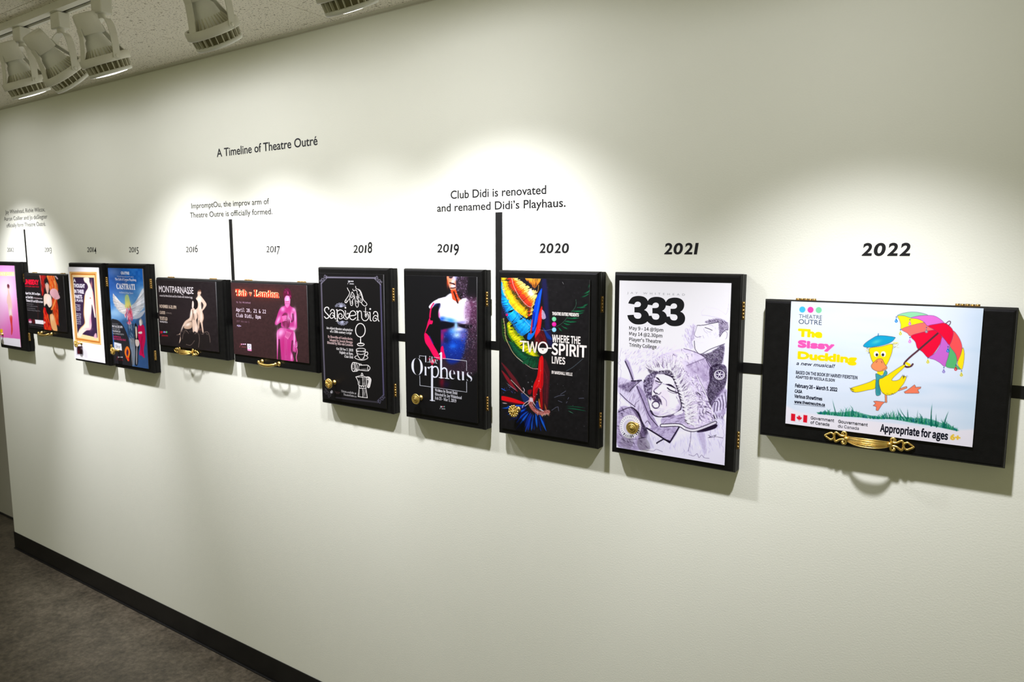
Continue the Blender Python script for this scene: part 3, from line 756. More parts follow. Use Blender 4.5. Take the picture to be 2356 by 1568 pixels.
def art_2020(A):
    A.C[:] += (A.noise((slice(None), slice(None)), 6.0)[..., None] - 0.5) * 8
    A.at(1145, 630, 7.839)
    A.fill([(800, 100), (880, 100), (940, 900), (1000, 1300), (880, 1200), (850, 800), (815, 400)], (26, 26, 72), 0.9, 40)
    A.fill([(380, 100), (520, 110), (700, 260), (640, 300), (500, 220)], (22, 20, 34), 0.8, 30)
    A.feathers([(60, 100), (64, 380), (90, 560), (190, 800), (290, 920), (390, 1080), (470, 1110)], [(110, 250), (180, 440), (260, 560), (350, 670), (480, 820), (600, 860), (600, 1000)], [(24, 120, 190), (0, 150, 235), (20, 175, 250), (40, 190, 255), (0, 150, 225)], 95, 22)
    A.feathers([(64, 72), (110, 300), (190, 450), (260, 560), (350, 660), (430, 720), (530, 790)], [(330, 75), (430, 170), (520, 250), (640, 330), (672, 400), (660, 480), (610, 720)], [(255, 200, 20), (255, 226, 30), (222, 170, 20), (90, 66, 20), (214, 50, 30), (232, 60, 30), (240, 130, 20), (255, 226, 120)], 120, 20)
    A.fill([(250, 310), (330, 300), (430, 470), (530, 580), (610, 600), (560, 660), (440, 560), (350, 480)], (24, 40, 24), 0.55, 50, mott=0.8, ms=18)
    A.fill([(190, 150), (280, 90), (330, 250), (300, 300), (220, 260)], (206, 46, 34), 0.6, 40, mott=0.5, ms=16)
    A.blob(600, 350, 60, 60, (255, 250, 210), 0.9, 0.7).fill([(560, 340), (590, 270), (615, 285), (610, 330), (650, 360), (600, 390)], (250, 248, 225), 0.95, 6)
    A.feathers([(500, 75), (580, 80), (660, 85), (790, 90)], [(520, 110), (590, 165), (670, 240), (740, 170)], [(250, 170, 50), (240, 150, 40), (180, 100, 30)], 34, 13)
    A.line([(740, 200), (735, 260), (720, 320), (670, 375)], (230, 170, 90), 7)
    A.feathers([(66, 820), (80, 960), (90, 1100), (130, 1220)], [(120, 800), (130, 950), (150, 1100), (190, 1230)], [(40, 90, 20), (20, 70, 20), (120, 140, 40)], 40, 8)
    A.feathers([(170, 900), (180, 1060), (240, 1180), (330, 1290), (450, 1400), (590, 1470)], [(230, 850), (330, 1040), (430, 1130), (520, 1240), (640, 1330), (730, 1480)], [(60, 120, 20), (190, 200, 10), (240, 230, 20), (220, 215, 20), (120, 150, 10)], 80, 17)
    A.feathers([(190, 1210), (260, 1360), (330, 1480), (420, 1568), (480, 1620)], [(280, 1230), (420, 1380), (560, 1470), (680, 1500), (740, 1560)], [(10, 60, 40), (10, 84, 50), (16, 96, 56), (10, 60, 36)], 60, 14, taper=0)
    A.fill([(800, 255), (785, 420), (750, 640), (715, 860), (640, 1040), (612, 900), (655, 620), (715, 400)], (4, 70, 224), 1, 12).line([(785, 300), (720, 640), (650, 980)], (40, 130, 255), 14, 0.7).line([(660, 700), (640, 950)], (16, 20, 120), 30, 0.7)
    A.fill([(560, 1060), (640, 1060), (705, 940), (665, 1080), (590, 1178), (535, 1165)], (4, 116, 238), 1, 8)
    A.fill([(798, 575), (808, 720), (775, 1000), (745, 1190), (690, 1200), (675, 1080), (715, 900), (740, 740)], (222, 24, 28), 1, 10).line([(790, 640), (740, 960), (715, 1180)], (255, 70, 60), 12, 0.6)
    A.fill([(620, 820), (632, 850), (612, 1060), (590, 1075), (600, 940)], (200, 40, 40), 1, 8)
    A.fill([(670, 1180), (790, 1010), (830, 1020), (900, 1290), (820, 1250), (700, 1300)], (84, 16, 22), 0.9, 14).hatch([(690, 1180), (830, 1040), (890, 1290)], 40, 1.3, 120, [(140, 24, 30), (60, 10, 16)], 7, 0.8, jit=0.12)
    A.fill([(800, 650), (840, 680), (872, 790), (800, 806)], (214, 196, 226), 0.95, 8, mott=0.4, ms=10)
    A.fill([(815, 960), (900, 1060), (990, 1180), (900, 1160), (850, 1060)], (14, 60, 150), 0.8, 14)
    A.disc(168, 735, 22, (220, 20, 100)).blob(110, 690, 50, 110, (40, 24, 80), 0.5)
    cord = (226, 206, 196)
    A.line([(258, 80), (280, 180), (320, 280), (400, 420), (480, 515), (560, 585), (625, 598)], cord, 6).line([(340, 650), (400, 745), (500, 840), (600, 950)], (150, 214, 236), 6).line([(750, 1003), (860, 1020), (980, 995)], (120, 140, 150), 5)
    A.line([(1045, 955), (1130, 910), (1200, 850), (1262, 775), (1330, 690), (1390, 615), (1418, 540), (1412, 460)], (70, 130, 100), 5, 0.9)
    A.line([(105, 800), (135, 980), (140, 1110), (165, 1200), (215, 1300), (260, 1390), (330, 1480), (430, 1568)], (222, 196, 140), 8, 0.9)
    for (x0, y0), (x1, y1), w in (((1320, 665), (1580, 660), 26), ((1300, 745), (1560, 690), 26), ((1230, 790), (1490, 790), 22), ((1200, 850), (1440, 858), 24), ((1180, 880), (1310, 915), 20), ((1160, 940), (1270, 990), 14), ((1100, 975), (1165, 1030), 14), ((1420, 600), (1600, 590), 16), ((1510, 420), (1660, 350), 15), ((1555, 350), (1660, 310), 15), ((1530, 590), (1640, 530), 12), ((1640, 240), (1668, 170), 10), ((1620, 320), (1664, 290), 10)):
        A.line([(x0, y0), ((x0 + x1) / 2, (y0 + y1) / 2 + 10), (x1, y1)], (14, 104, 62), w, 0.95, taper=2)
        A.hatch([(x0, y0 - 8), (x1, y1 - 12), (x1, y1 + 12), (x0, y0 + 8)], 8, math.atan2(y1 - y0, x1 - x0), 90, [(30, 150, 90), (6, 60, 36)], 5, 0.8, jit=0.06)
    A.line([(1170, 145), (1190, 180)], (140, 140, 140), 6, smooth=False).specks([(900, 150), (1600, 150), (1600, 1568), (900, 1568)], 60, [(60, 60, 66), (46, 46, 50)], 7, 0.7)
    for y, c in ((812, (116, 214, 156)), (905, (236, 30, 158)), (1004, (140, 214, 240))):
        A.disc(1020, y, 39, c, 41).blob(1010, y - 10, 16, 14, (250, 250, 250), 0.25)
    wt = (250, 244, 234)
    A.text('THEATRE OUTRE PRESENTS', 985, 738, 1466, 764, 52, wt, 'cjk', bold=0.016)
    A.text('WHERE THE', 985, 1222, 1496, 1260, 124, wt, 'cjk', bold=0.012)
    A.text('TW', 402, 1394, 722, 1412, 186, (244, 232, 214), 'cjk', bold=0.006)
    A.line([(818 + 80 * math.cos(t), 1328 + 98 * math.sin(t)) for t in np.linspace(0, 6.283, 28, endpoint=False)], wt, 26, closed=True)
    A.fill([(740, 1330), (896, 1336), (892, 1380), (860, 1420), (818, 1436), (770, 1420), (745, 1380)], wt, 1, smooth=False).fill([(795, 1352), (840, 1352), (818, 1382)], (120, 110, 100), 1, smooth=False)
    A.line([(905, 1334), (965, 1338)], wt, 22, smooth=False)
    A.text('SPIRIT', 972, 1450, 1606, 1494, 196, wt, 'cjk', bold=0.012)
    for k in range(40):
        x = 1100 + A.rng.rand() * 480
        A.line([(x, 1270 + A.rng.rand() * 180), (x + 30, 1272 + A.rng.rand() * 180)], (24, 22, 22), 4, 0.5, smooth=False)
    A.at(1145, 820, 7.465)
    A.text('LIVES', 932, 112, 1162, 130, 112, wt, 'cjk', bold=0.012).text('BY MARSHALL VIELLE', 930, 290, 1286, 328, 48, wt, 'cjk', bold=0.014)
    A.fill([(720, 30), (786, 18), (790, 420), (770, 560), (772, 885), (740, 870), (722, 570), (690, 560), (618, 775), (606, 600), (620, 480), (682, 320)], (218, 10, 18), 1, 8).line([(742, 60), (720, 400), (650, 560)], (255, 70, 50), 10, 0.7).line([(760, 300), (758, 700)], (150, 6, 16), 14, 0.7)
    A.fill([(640, 560), (700, 540), (640, 760), (615, 770)], (140, 10, 20), 0.7, 14).fill([(735, 600), (775, 560), (775, 900), (745, 880)], (120, 10, 16), 0.6, 14)
    A.fill([(792, 60), (885, 220), (890, 420), (855, 900), (790, 890)], (86, 20, 30), 0.9, 20, mott=0.3, ms=20).line([(800, 200), (850, 400), (840, 800)], (130, 40, 50), 10, 0.5)
    A.fill([(520, 580), (590, 565), (570, 640), (530, 645)], (140, 12, 22), 0.9, 14)
    A.fill([(64, 108), (180, 210), (340, 420), (440, 630), (320, 500)], (116, 26, 36), 0.9, 14, mott=0.2).fill([(64, 236), (150, 310), (260, 460), (350, 605), (200, 470)], (156, 24, 38), 0.9, 12, mott=0.2)
    A.fill([(64, 676), (200, 696), (340, 740), (480, 800), (380, 806), (240, 780), (64, 742)], (224, 8, 20), 1, 10).fill([(64, 745), (240, 785), (400, 815), (250, 805)], (96, 10, 30), 0.9, 10)
    A.line([(75, 792), (170, 805)], (226, 200, 200), 14, 0.9, taper=2, smooth=False).line([(125, 430), (240, 520), (350, 600)], (200, 190, 206), 7, 0.8, taper=2).line([(64, 545), (130, 580)], (40, 110, 220), 12, 0.9, smooth=False)
    A.specks([(80, 500), (300, 620)], 22, [(60, 70, 200), (120, 120, 200)], 6)
    A.fill([(400, 620), (560, 720), (520, 780), (440, 760)], (16, 50, 120), 0.85, 24, mott=0.3)
    for k in range(60):
        t = k / 59
        a = 3.5 - 2.35 * t + A.rng.randn() * 0.05
        r0, r1 = 150 + 60 * A.rng.rand(), 330 + 220 * A.rng.rand()
        c = [(6, 36, 130), (8, 60, 190), (16, 104, 236), (10, 20, 80), (4, 14, 50)][A.rng.randint(5)]
        A.line([(640 + r0 * math.cos(a) * 0.9, 840 + r0 * abs(math.sin(a)) * 0.75), (640 + r1 * math.cos(a) * 1.05, 840 + r1 * abs(math.sin(a)) * 0.98)], c, 30, 0.85, taper=2, smooth=False)
    A.line([(230, 400), (340, 510), (450, 620), (556, 712)], (226, 206, 190), 9, 0.9)
    coil = [(572, 715), (562, 800), (610, 890), (690, 955), (780, 965), (870, 945)]
    A.line(coil, (176, 92, 84), 66, 0.95, soft=10)
    A.hatch([(540, 720), (600, 740), (640, 880), (740, 930), (880, 920), (880, 990), (740, 1000), (610, 920), (545, 820)], 110, 0.7, 60, [(226, 150, 140), (150, 70, 64), (240, 190, 180), (110, 50, 50)], 8, 0.85, jit=0.5)
    A.hatch([(640, 960), (700, 1000), (880, 990), (880, 1010), (720, 1020)], 26, 1.4, 40, [(230, 160, 120), (240, 220, 200)], 6, 0.9)
    sinew = (232, 214, 220)
    A.fill([(552, 705), (600, 715), (610, 770), (560, 765)], sinew, 0.9, 10)
    for p in ([(600, 760), (650, 840), (690, 890), (770, 930)], [(570, 740), (490, 780), (440, 830), (425, 875)], [(560, 760), (520, 810), (470, 845)], [(440, 535), (460, 570), (448, 612)], [(690, 890), (730, 895), (790, 940)]):
        A.line(p, sinew, 10, 0.9)
    A.fill([(712, 715), (738, 860), (722, 860), (706, 790)], (216, 130, 40), 1, 6).fill([(806, 800), (845, 915), (820, 890)], (190, 110, 40), 1, 6).fill([(690, 760), (720, 900), (660, 880), (650, 830)], (20, 50, 150), 0.8, 12)
    A.line([(330, 10), (420, 80), (510, 150), (590, 198), (690, 210)], (214, 196, 176), 8, 0.9).line([(640, 210), (690, 208)], (200, 150, 150), 9, 0.9)
    A.feathers([(430, 110), (520, 140), (600, 180), (690, 190)], [(520, 20), (580, 30), (650, 40), (710, 50)], [(20, 90, 50), (14, 80, 46), (10, 56, 30)], 22, 16)
    A.line([(1470, 30), (1380, 110), (1280, 190), (1180, 245)], (120, 140, 150), 5, 0.8)
    A.line([(1150, 848), (1340, 860), (1540, 885)], (14, 84, 54), 12, 0.9, taper=2).line([(1165, 878), (1340, 900), (1545, 938)], (16, 100, 64), 15, 0.9, taper=2).line([(1205, 925), (1310, 978)], (70, 150, 110), 9, 0.9, taper=2, smooth=False)
    for p in ([(1040, 755), (1105, 782)], [(1080, 648), (1170, 590)], [(975, 700), (1050, 670), (1150, 660)], [(1205, 730), (1222, 700)], [(930, 920), (1000, 870), (1040, 860), (1050, 930)], [(1180, 795), (1195, 770)], [(1400, 715), (1480, 712)]):
        A.line(p, (130, 136, 160), 7, 0.7, smooth=False)
    A.specks([(560, 200), (1540, 1300)], 70, [(150, 150, 160), (90, 90, 100), (60, 60, 70)], 5, 0.7)
    A.specks([(420, 180), (740, 800)], 16, [(236, 236, 240)], 7, 0.9)


def art_2019(A):
    A.at(930, 620, 8.253)
    bk = (17, 17, 18)
    A.fill([(840, 105), (1180, 110), (1200, 300), (1180, 460), (1340, 600), (1420, 760), (1420, 1900), (700, 1900), (690, 1300), (640, 850), (680, 660), (880, 460)], (64, 40, 60), 0.75, 60, mott=0.45, ms=14)
    A.fill([(690, 1120), (820, 1140), (1180, 1120), (1160, 1400), (1080, 1700), (880, 1790), (760, 1640), (690, 1400)], (16, 40, 130), 0.95, 60)
    A.blob(960, 1400, 170, 170, (10, 60, 180), 0.9).blob(930, 1160, 90, 60, (60, 150, 240), 0.9).blob(1010, 1240, 90, 60, (190, 226, 255), 0.95).blob(1040, 1130, 110, 50, (226, 230, 255), 0.95).blob(1120, 1260, 60, 90, (120, 100, 190), 0.7).blob(930, 1450, 60, 50, (30, 110, 230), 0.8).blob(720, 1280, 40, 120, (190, 20, 80), 0.8).blob(800, 1340, 60, 60, (20, 20, 50), 0.7).blob(760, 1150, 60, 40, (150, 20, 90), 0.8)
    A.fill([(640, 560), (760, 530), (890, 450), (960, 560), (1010, 620), (1060, 570), (1190, 540), (1260, 700), (1240, 960), (1160, 1030), (1020, 1000), (900, 990), (700, 950), (640, 840), (690, 660)], (246, 246, 255), 1, 26)
    A.fill([(470, 700), (560, 600), (680, 545), (780, 525), (740, 620), (600, 650), (520, 740)], (246, 236, 244), 1, 14)
    A.blob(1230, 800, 90, 190, (150, 96, 150), 0.85).blob(1330, 850, 110, 260, (84, 44, 70), 0.85).blob(1290, 640, 90, 90, (110, 60, 90), 0.6)
    A.blob(720, 930, 70, 46, (20, 80, 200), 0.9).blob(880, 960, 110, 46, (30, 140, 230), 0.85, 0.2).blob(660, 860, 22, 80, (230, 60, 150), 0.8).blob(1100, 1000, 90, 30, (120, 110, 190), 0.7).blob(620, 690, 60, 50, (16, 30, 110), 0.9)
    A.fill([(520, 740), (600, 690), (650, 660), (650, 800), (655, 900), (690, 1000), (690, 1500), (640, 1560), (560, 1450), (480, 1250), (410, 1190), (480, 900)], (12, 12, 14), 1, 22)
    A.fill([(680, 1000), (760, 985), (900, 1010), (960, 1040), (900, 1090), (780, 1120), (690, 1130)], (8, 10, 20), 0.97, 30).fill([(1040, 1050), (1120, 1040), (1290, 1050), (1290, 1110), (1150, 1110), (1060, 1080)], (14, 10, 18), 0.95, 26)
    A.blob(985, 1060, 30, 80, (160, 220, 255), 0.9)
    rim = (236, 12, 86)
    A.line([(560, 640), (515, 720), (495, 840), (492, 900)], rim, 26, 0.95, soft=10).fill([(490, 905), (500, 960), (545, 970), (530, 1030), (480, 1040), (420, 1150), (400, 1210), (380, 1240), (430, 1080), (455, 980)], rim, 1, 8)
    A.fill([(385, 1230), (420, 1205), (490, 1290), (560, 1430), (640, 1568), (690, 1700), (640, 1700), (560, 1640), (480, 1500), (400, 1370)], (240, 8, 84), 1, 10).line([(480, 1260), (550, 1400)], (60, 30, 140), 20, 0.7, soft=10)
    A.fill([(700, 1470), (740, 1450), (760, 1560), (790, 1680), (700, 1680), (690, 1560)], (226, 10, 90), 1, 12)
    A.fill([(812, 118), (930, 122), (985, 200), (990, 330), (975, 380), (890, 385), (850, 300)], (250, 150, 110), 1, 10)
    A.blob(960, 160, 46, 60, (190, 196, 240), 0.9).blob(930, 310, 46, 26, (216, 220, 255), 0.95).blob(830, 240, 20, 90, (255, 90, 40), 0.7).blob(925, 215, 30, 26, (255, 220, 200), 0.8)
    A.line([(870, 250), (920, 260), (960, 280)], (30, 12, 16), 26, 0.95, soft=8).blob(920, 240, 24, 9, (240, 240, 255), 0.9).fill([(850, 130), (930, 130), (900, 165), (860, 160)], (26, 26, 40), 0.9, 12).line([(880, 350), (930, 350), (975, 340)], (24, 14, 20), 20, 0.9, soft=10)
    A.fill([(890, 390), (975, 380), (1010, 440), (1040, 560), (1020, 640), (990, 600), (920, 560), (900, 460)], (246, 74, 34), 1, 14).line([(945, 420), (990, 540), (1020, 630)], (24, 12, 14), 30, 0.85, soft=10).blob(1050, 560, 26, 40, (250, 120, 60), 0.8)
    A.fill([(985, 200), (1080, 140), (1180, 140), (1190, 330), (1160, 420), (1090, 470), (1010, 420), (985, 340)], (46, 34, 44), 0.95, 24, mott=0.3).fill([(1000, 420), (1100, 460), (1080, 560), (1040, 520)], (16, 14, 16), 0.9, 20)
    A.specks([(990, 120), (1200, 560)], 190, [(150, 120, 150), (200, 180, 210), (30, 20, 30), (90, 60, 90)], 7, 0.8)
    A.specks([(1160, 520), (1380, 1500)], 520, [(130, 84, 110), (170, 140, 170), (30, 20, 30), (210, 200, 220), (90, 50, 80)], 7, 0.8)
    A.specks([(1080, 1200), (1380, 2000)], 380, [(90, 60, 70), (130, 110, 120), (26, 20, 26)], 6, 0.7)
    A.specks([(760, 1150), (1160, 1700)], 130, [(60, 110, 230), (120, 170, 250), (10, 16, 60)], 7, 0.6)
    A.at(930, 800, 8.253)
    A.blob(720, 650, 46, 90, (120, 12, 34), 0.8).blob(800, 690, 60, 60, (30, 16, 60), 0.6).fill([(500, 250), (560, 210), (600, 220), (540, 320), (520, 310)], (210, 10, 60), 0.9, 10).blob(480, 200, 40, 20, (200, 10, 60), 0.7, -0.7)
    ln = (214, 218, 224)
    for p in ([(388, 156), (292, 145), (292, 190)], [(560, 176), (672, 188)], [(735, 196), (1186, 245), (1186, 430)], [(1186, 640), (1188, 838), (560, 745)], [(505, 738), (300, 710), (296, 525)]):
        A.line(p, ln, 9, 0.9, smooth=False)
    wt = (226, 230, 236)
    A.text('Like', 388, 272, 640, 296, 128, wt, 'serif', -0.013)
    A.text('O', 135, 505, 365, 520, 318, wt, 'serif', -0.013)
    A.text('r', 372, 520, 490, 538, 262, wt, 'serif', -0.013)
    A.line([(530, 350), (531, 990)], wt, 38, smooth=False).line([(495, 992), (580, 1002)], wt, 14, smooth=False).line([(490, 366), (530, 346)], wt, 18, smooth=False)
    A.line([(545, 375), (580, 352), (625, 365), (648, 420), (645, 490), (615, 545), (570, 552), (545, 530)], wt, 24)
    A.line([(702, 95), (704, 562)], wt, 36, smooth=False).line([(664, 560), (745, 570)], wt, 14, smooth=False).line([(670, 116), (702, 92)], wt, 18, smooth=False)
    A.line([(720, 400), (760, 378), (800, 400), (812, 450), (814, 572)], wt, 26).line([(775, 572), (850, 582)], wt, 14, smooth=False)
    A.text('eus', 848, 592, 1296, 636, 260, wt, 'serif', -0.013)
    for i, (t, x1, y1) in enumerate((('Written by Brent Dahl', 1012, 884), ('Directed by Jay Whitehead', 1094, 972), ('Feb 25 - Mar 1, 2019', 990, 1034))):
        A.text(t, 585, 822 + i * 76, x1, y1, 56, (216, 216, 220), 'serif', 0.0)
    company_mark(A, 712, 1112, 1.5, ((220, 220, 220), (226, 90, 120), (150, 220, 200)))


def art_2018(A):
    A.at(730, 620, 9.224)
    W, G = (244, 241, 232), (112, 108, 122)
    A.line([(195, 160), (1225, 175)], G, 36, 0.9, soft=8, smooth=False).line([(195, 160), (1225, 175)], (140, 136, 150), 10, 0.9, smooth=False)
    A.line([(88, 290), (130, 1600), (160, 2330)], (96, 92, 104), 30, 0.9, soft=6, smooth=False).line([(1345, 320), (1380, 1600), (1410, 2660)], (84, 80, 110), 30, 0.9, soft=6, smooth=False)
    A.line([(400, 2710), (1290, 2810)], (58, 56, 62), 34, 0.9, soft=8, smooth=False)
    for cx, cy, sx, sy, c in ((130, 200, 1, 1, (120, 116, 130)), (1305, 225, -1, 1, (126, 122, 136)), (1365, 2745, -1, -1, (84, 82, 100)), (215, 2620, 1, -1, (64, 62, 66))):
        for q in ([(0, 0), (-30, -20), (-40, 20), (-10, 40), (20, 20), (10, -30)], [(-60, 60), (-80, 40), (-50, 20), (-30, 60), (-50, 110), (-20, 80)], [(60, -60), (40, -100), (20, -50), (60, -30), (80, -80), (70, -20)], [(-50, 100), (0, 60), (60, 0), (100, -40)]):
            A.line([(cx + sx * x * 0.9, cy + sy * y * 0.9) for x, y in q], c, 13, 0.9)
    company_mark(A, 690, 245, 2.0, ((236, 236, 236),) * 3, (230, 230, 230))
    def L(pts, w=14, **k):
        A.line(pts, W, w * 0.78, **k)
    # hand hanging from the top
    L([(640, 385), (660, 430), (690, 480), (672, 540), (640, 590), (598, 650), (590, 690), (620, 700), (650, 660), (690, 620), (700, 690), (715, 750), (740, 758), (755, 720), (750, 650), (780, 600), (790, 560), (765, 500), (742, 470)], 15)
    L([(742, 470), (720, 520), (700, 560), (690, 620)], 14); L([(755, 410), (775, 445), (820, 430), (850, 460)], 14); L([(815, 350), (830, 400), (890, 420), (930, 470), (960, 560), (985, 640), (1040, 700), (1055, 740), (1020, 770), (970, 745), (940, 700)], 15)
    L([(790, 560), (805, 640), (815, 740), (845, 795), (875, 760), (875, 660), (860, 560), (845, 470)], 14); L([(875, 640), (900, 680), (935, 695), (965, 650), (945, 560), (920, 480), (880, 430)], 14)
    for x, y in ((730, 690), (845, 690), (925, 640), (615, 670), (745, 560), (860, 590), (915, 520)):
        L([(x - 18, y - 16), (x + 4, y - 24), (x + 16, y), (x, y + 22), (x - 16, y + 10)], 9)
    for a in ((720, 600, 780, 560), (830, 560, 850, 640), (870, 520, 900, 600), (690, 560, 740, 590), (820, 660, 870, 680)):
        L([a[:2], a[2:]], 9, smooth=False)
    # title in curled serif
    for cx, cy, sg in ((495, 790, -1), (540, 1090, 1)):
        for k in range(9):
            a = (k - 4) * 0.34
            A.fill([(cx - 14 * math.cos(a), cy - 8), (cx + 90 * math.sin(a) * 1.2, cy + sg * 96 * math.cos(a)), (cx + 14, cy + 8)], (176, 180, 200), 0.9, smooth=False)
        for k in range(6):
            a = (k - 2.5) * 0.5
            A.line([(cx + 100 * math.sin(a) + 16 * math.cos(t), cy + sg * 70 * math.cos(a) + 18 * math.sin(t)) for t in np.linspace(0, 6.2, 8)], (150, 152, 168), 9, closed=True)
    for p, w in (([(246, 838), (240, 806), (200, 792), (160, 826), (168, 888), (222, 948), (250, 988), (228, 1022), (188, 1030), (156, 994)], 27), ([(282, 884), (306, 846), (348, 850), (368, 900), (370, 990), (382, 1036), (400, 1040)], 25), ([(366, 940), (322, 910), (280, 950), (272, 998), (300, 1030), (346, 1010), (352, 972), (326, 962)], 22),
                 ([(408, 850), (424, 866), (430, 1085)], 27), ([(430, 880), (488, 850), (550, 880), (574, 942), (550, 1010), (492, 1042), (456, 1004), (456, 950), (500, 930), (530, 966), (512, 996)], 22), ([(590, 868), (604, 880), (602, 980), (630, 1022), (664, 1000), (680, 950), (656, 922), (634, 940)], 22), ([(560, 1010), (600, 1050), (640, 1046), (672, 1010)], 16),
                 ([(706, 978), (812, 958), (814, 912), (770, 872), (714, 892), (688, 960), (702, 1032), (760, 1062), (822, 1018)], 25), ([(838, 882), (856, 890), (862, 1066)], 27), ([(832, 1068), (892, 1070)], 12), ([(858, 930), (892, 874), (930, 884), (942, 944), (946, 1016), (980, 1070), (1034, 1080), (1080, 1040), (1092, 982), (1068, 930), (1040, 950), (1056, 980)], 23),
                 ([(1028, 800), (1024, 900), (1022, 980), (1040, 1006)], 20), ([(980, 884), (1092, 904)], 13), ([(1106, 906), (1122, 914), (1126, 1056), (1150, 1084)], 27), ([(1194, 938), (1212, 894), (1258, 892), (1286, 942), (1290, 1048), (1312, 1092)], 25), ([(1284, 992), (1232, 968), (1192, 1010), (1186, 1060), (1212, 1090), (1262, 1068), (1250, 1030), (1226, 1030)], 21)):
        L(p, w * 0.86)
    A.disc(600, 806, 17, W).disc(1126, 832, 18, W)
    L([(400, 1086), (452, 1090)], 12, smooth=False)
    # mirror
    L([(917 + 102 * math.cos(t), 1283 + 144 * math.sin(t)) for t in np.linspace(0, 6.283, 26, endpoint=False)], 22, closed=True)
    L([(922, 1425), (924, 1560)], 20, smooth=False)
    A.at(730, 780, 9.224)
    L([(920, 0), (922, 90)], 22, smooth=False)
    L([(925 + 72 * math.cos(t), 108 + 30 * math.sin(t)) for t in np.linspace(0, 6.283, 20, endpoint=False)], 18, closed=True); L([(860, 118), (900, 138), (950, 138), (990, 118)], 16); L([(890, 95), (925, 85), (960, 95)], 14)
    # cup and saucer
    L([(927 + 98 * math.cos(t), 222 + 34 * math.sin(t)) for t in np.linspace(0, 6.283, 24, endpoint=False)], 15, closed=True)
    L([(830, 230), (845, 300), (870, 360), (905, 405)], 16); L([(1024, 230), (1015, 300), (995, 370), (970, 410)], 16); L([(845, 300), (900, 315), (960, 318), (1014, 300)], 14); L([(850, 258), (870, 268)], 12); L([(980, 270), (1005, 262)], 12)
    L([(1020, 275), (1060, 268), (1075, 300), (1060, 335), (1010, 345)], 18)
    L([(840, 345), (800, 370), (805, 395), (860, 425), (935, 440), (1010, 432), (1065, 405), (1075, 380), (1050, 355)], 15); A.blob(935, 425, 46, 12, W, 0.9); A.blob(985, 400, 20, 14, W, 0.8)
    # torch
    L([(770 + 42 * math.cos(t), 585 + 96 * math.sin(t)) for t in np.linspace(0, 6.283, 22, endpoint=False)], 18, closed=True); L([(765 + 22 * math.cos(t), 575 + 56 * math.sin(t)) for t in np.linspace(0, 6.283, 14, endpoint=False)], 10, closed=True)
    L([(770, 488), (840, 500), (890, 520), (900, 545), (1060, 548), (1105, 575), (1122, 610), (1100, 650), (1070, 668), (880, 650), (850, 672), (770, 682)], 16)
    L([(830, 505), (850, 560), (845, 620), (825, 670)], 14); L([(895, 545), (880, 600), (890, 650)], 10); L([(1080, 560), (1070, 610), (1080, 660)], 12); L([(890, 520), (940, 530), (935, 550)], 14); A.blob(840, 640, 30, 26, W, 0.8); A.blob(1000, 635, 90, 10, W, 0.6)
    # coffee pot
    L([(950, 715), (935, 745), (945, 775), (968, 765), (965, 735), (950, 715)], 18); L([(820, 795), (900, 775), (960, 770), (1010, 790), (1040, 800)], 14); L([(820, 795), (850, 850), (870, 900), (890, 975), (1030, 985), (1050, 890), (1050, 810)], 16)
    L([(820, 795), (1040, 808)], 12, smooth=False); L([(1040, 800), (1100, 800), (1140, 850), (1130, 930), (1105, 1020), (1065, 1010), (1075, 970), (1095, 900), (1085, 850), (1050, 850)], 18)
    A.fill([(1060, 790), (1105, 800), (1140, 850), (1125, 950), (1105, 1020), (1070, 1010), (1098, 900), (1088, 850)], W, 0.85)
    L([(890, 975), (890, 1035), (1035, 1040), (1030, 985)], 16, smooth=False); A.disc(935, 1002, 10, W).disc(985, 1006, 10, W)
    L([(890, 1035), (870, 1215), (1065, 1240), (1035, 1040)], 16, smooth=False); L([(965, 800), (965, 985)], 12, smooth=False); L([(965, 1040), (968, 1225)], 12, smooth=False)
    A.hatch([(975, 810), (1040, 820), (1025, 970), (975, 970)], 40, 1.5, 90, [(150, 148, 142), (120, 118, 112)], 10, 0.7, jit=0.1).hatch([(975, 1050), (1030, 1050), (1055, 1220), (975, 1220)], 40, 1.5, 90, [(150, 148, 142), (110, 108, 104)], 10, 0.7, jit=0.1).hatch([(880, 860), (905, 860), (905, 960), (895, 960)], 10, 1.5, 70, [(190, 188, 180)], 9, 0.7, jit=0.1).hatch([(885, 1060), (905, 1060), (905, 1200), (880, 1200)], 10, 1.5, 80, [(170, 168, 160)], 9, 0.7, jit=0.1)
    A.disc(305, 1115, 26, (210, 210, 214), 34).line([(285, 1090), (320, 1110), (310, 1145)], (40, 40, 40), 9)
    A.at(730, 620, 9.224)
    f = 'serif'
    A.text('An object theatre adaptation', 196, 1258, 756, 1300, 52, (222, 220, 214), f, 0.0).text('of a 10th century script', 276, 1332, 730, 1366, 52, (222, 220, 214), f, 0.0)
    pk = (206, 176, 170)
    A.text('By Hrosvitha of Gandersheim,', 228, 1446, 756, 1486, 52, pk, f, 0.0).text('Adapted by Joseph Shragge', 262, 1516, 756, 1556, 52, pk, f, 0.0)
    A.at(730, 780, 9.224)
    A.text('Directed by Mia van Leeuwen', 215, 98, 760, 142, 52, (214, 190, 184), f, 0.0)
    w2 = (226, 224, 218)
    A.text('Oct 30 Nov 3  2018', 410, 226, 766, 254, 52, w2, f, 0.0).text('Nightly at 8pm,', 470, 300, 768, 330, 52, w2, f, 0.0).text('Club Didi', 582, 386, 766, 406, 52, w2, f, 0.0)
    A.text('Tickets available at', 512, 1118, 830, 1166, 44, (176, 174, 170), f, 0.0).text('TheatreOutre.ca', 562, 1192, 836, 1228, 44, (176, 174, 170), f, 0.0)
    A.text('Canada Council', 380, 1120, 490, 1140, 22, (120, 90, 90)).text('for the Arts', 400, 1150, 470, 1165, 22, (110, 90, 90))


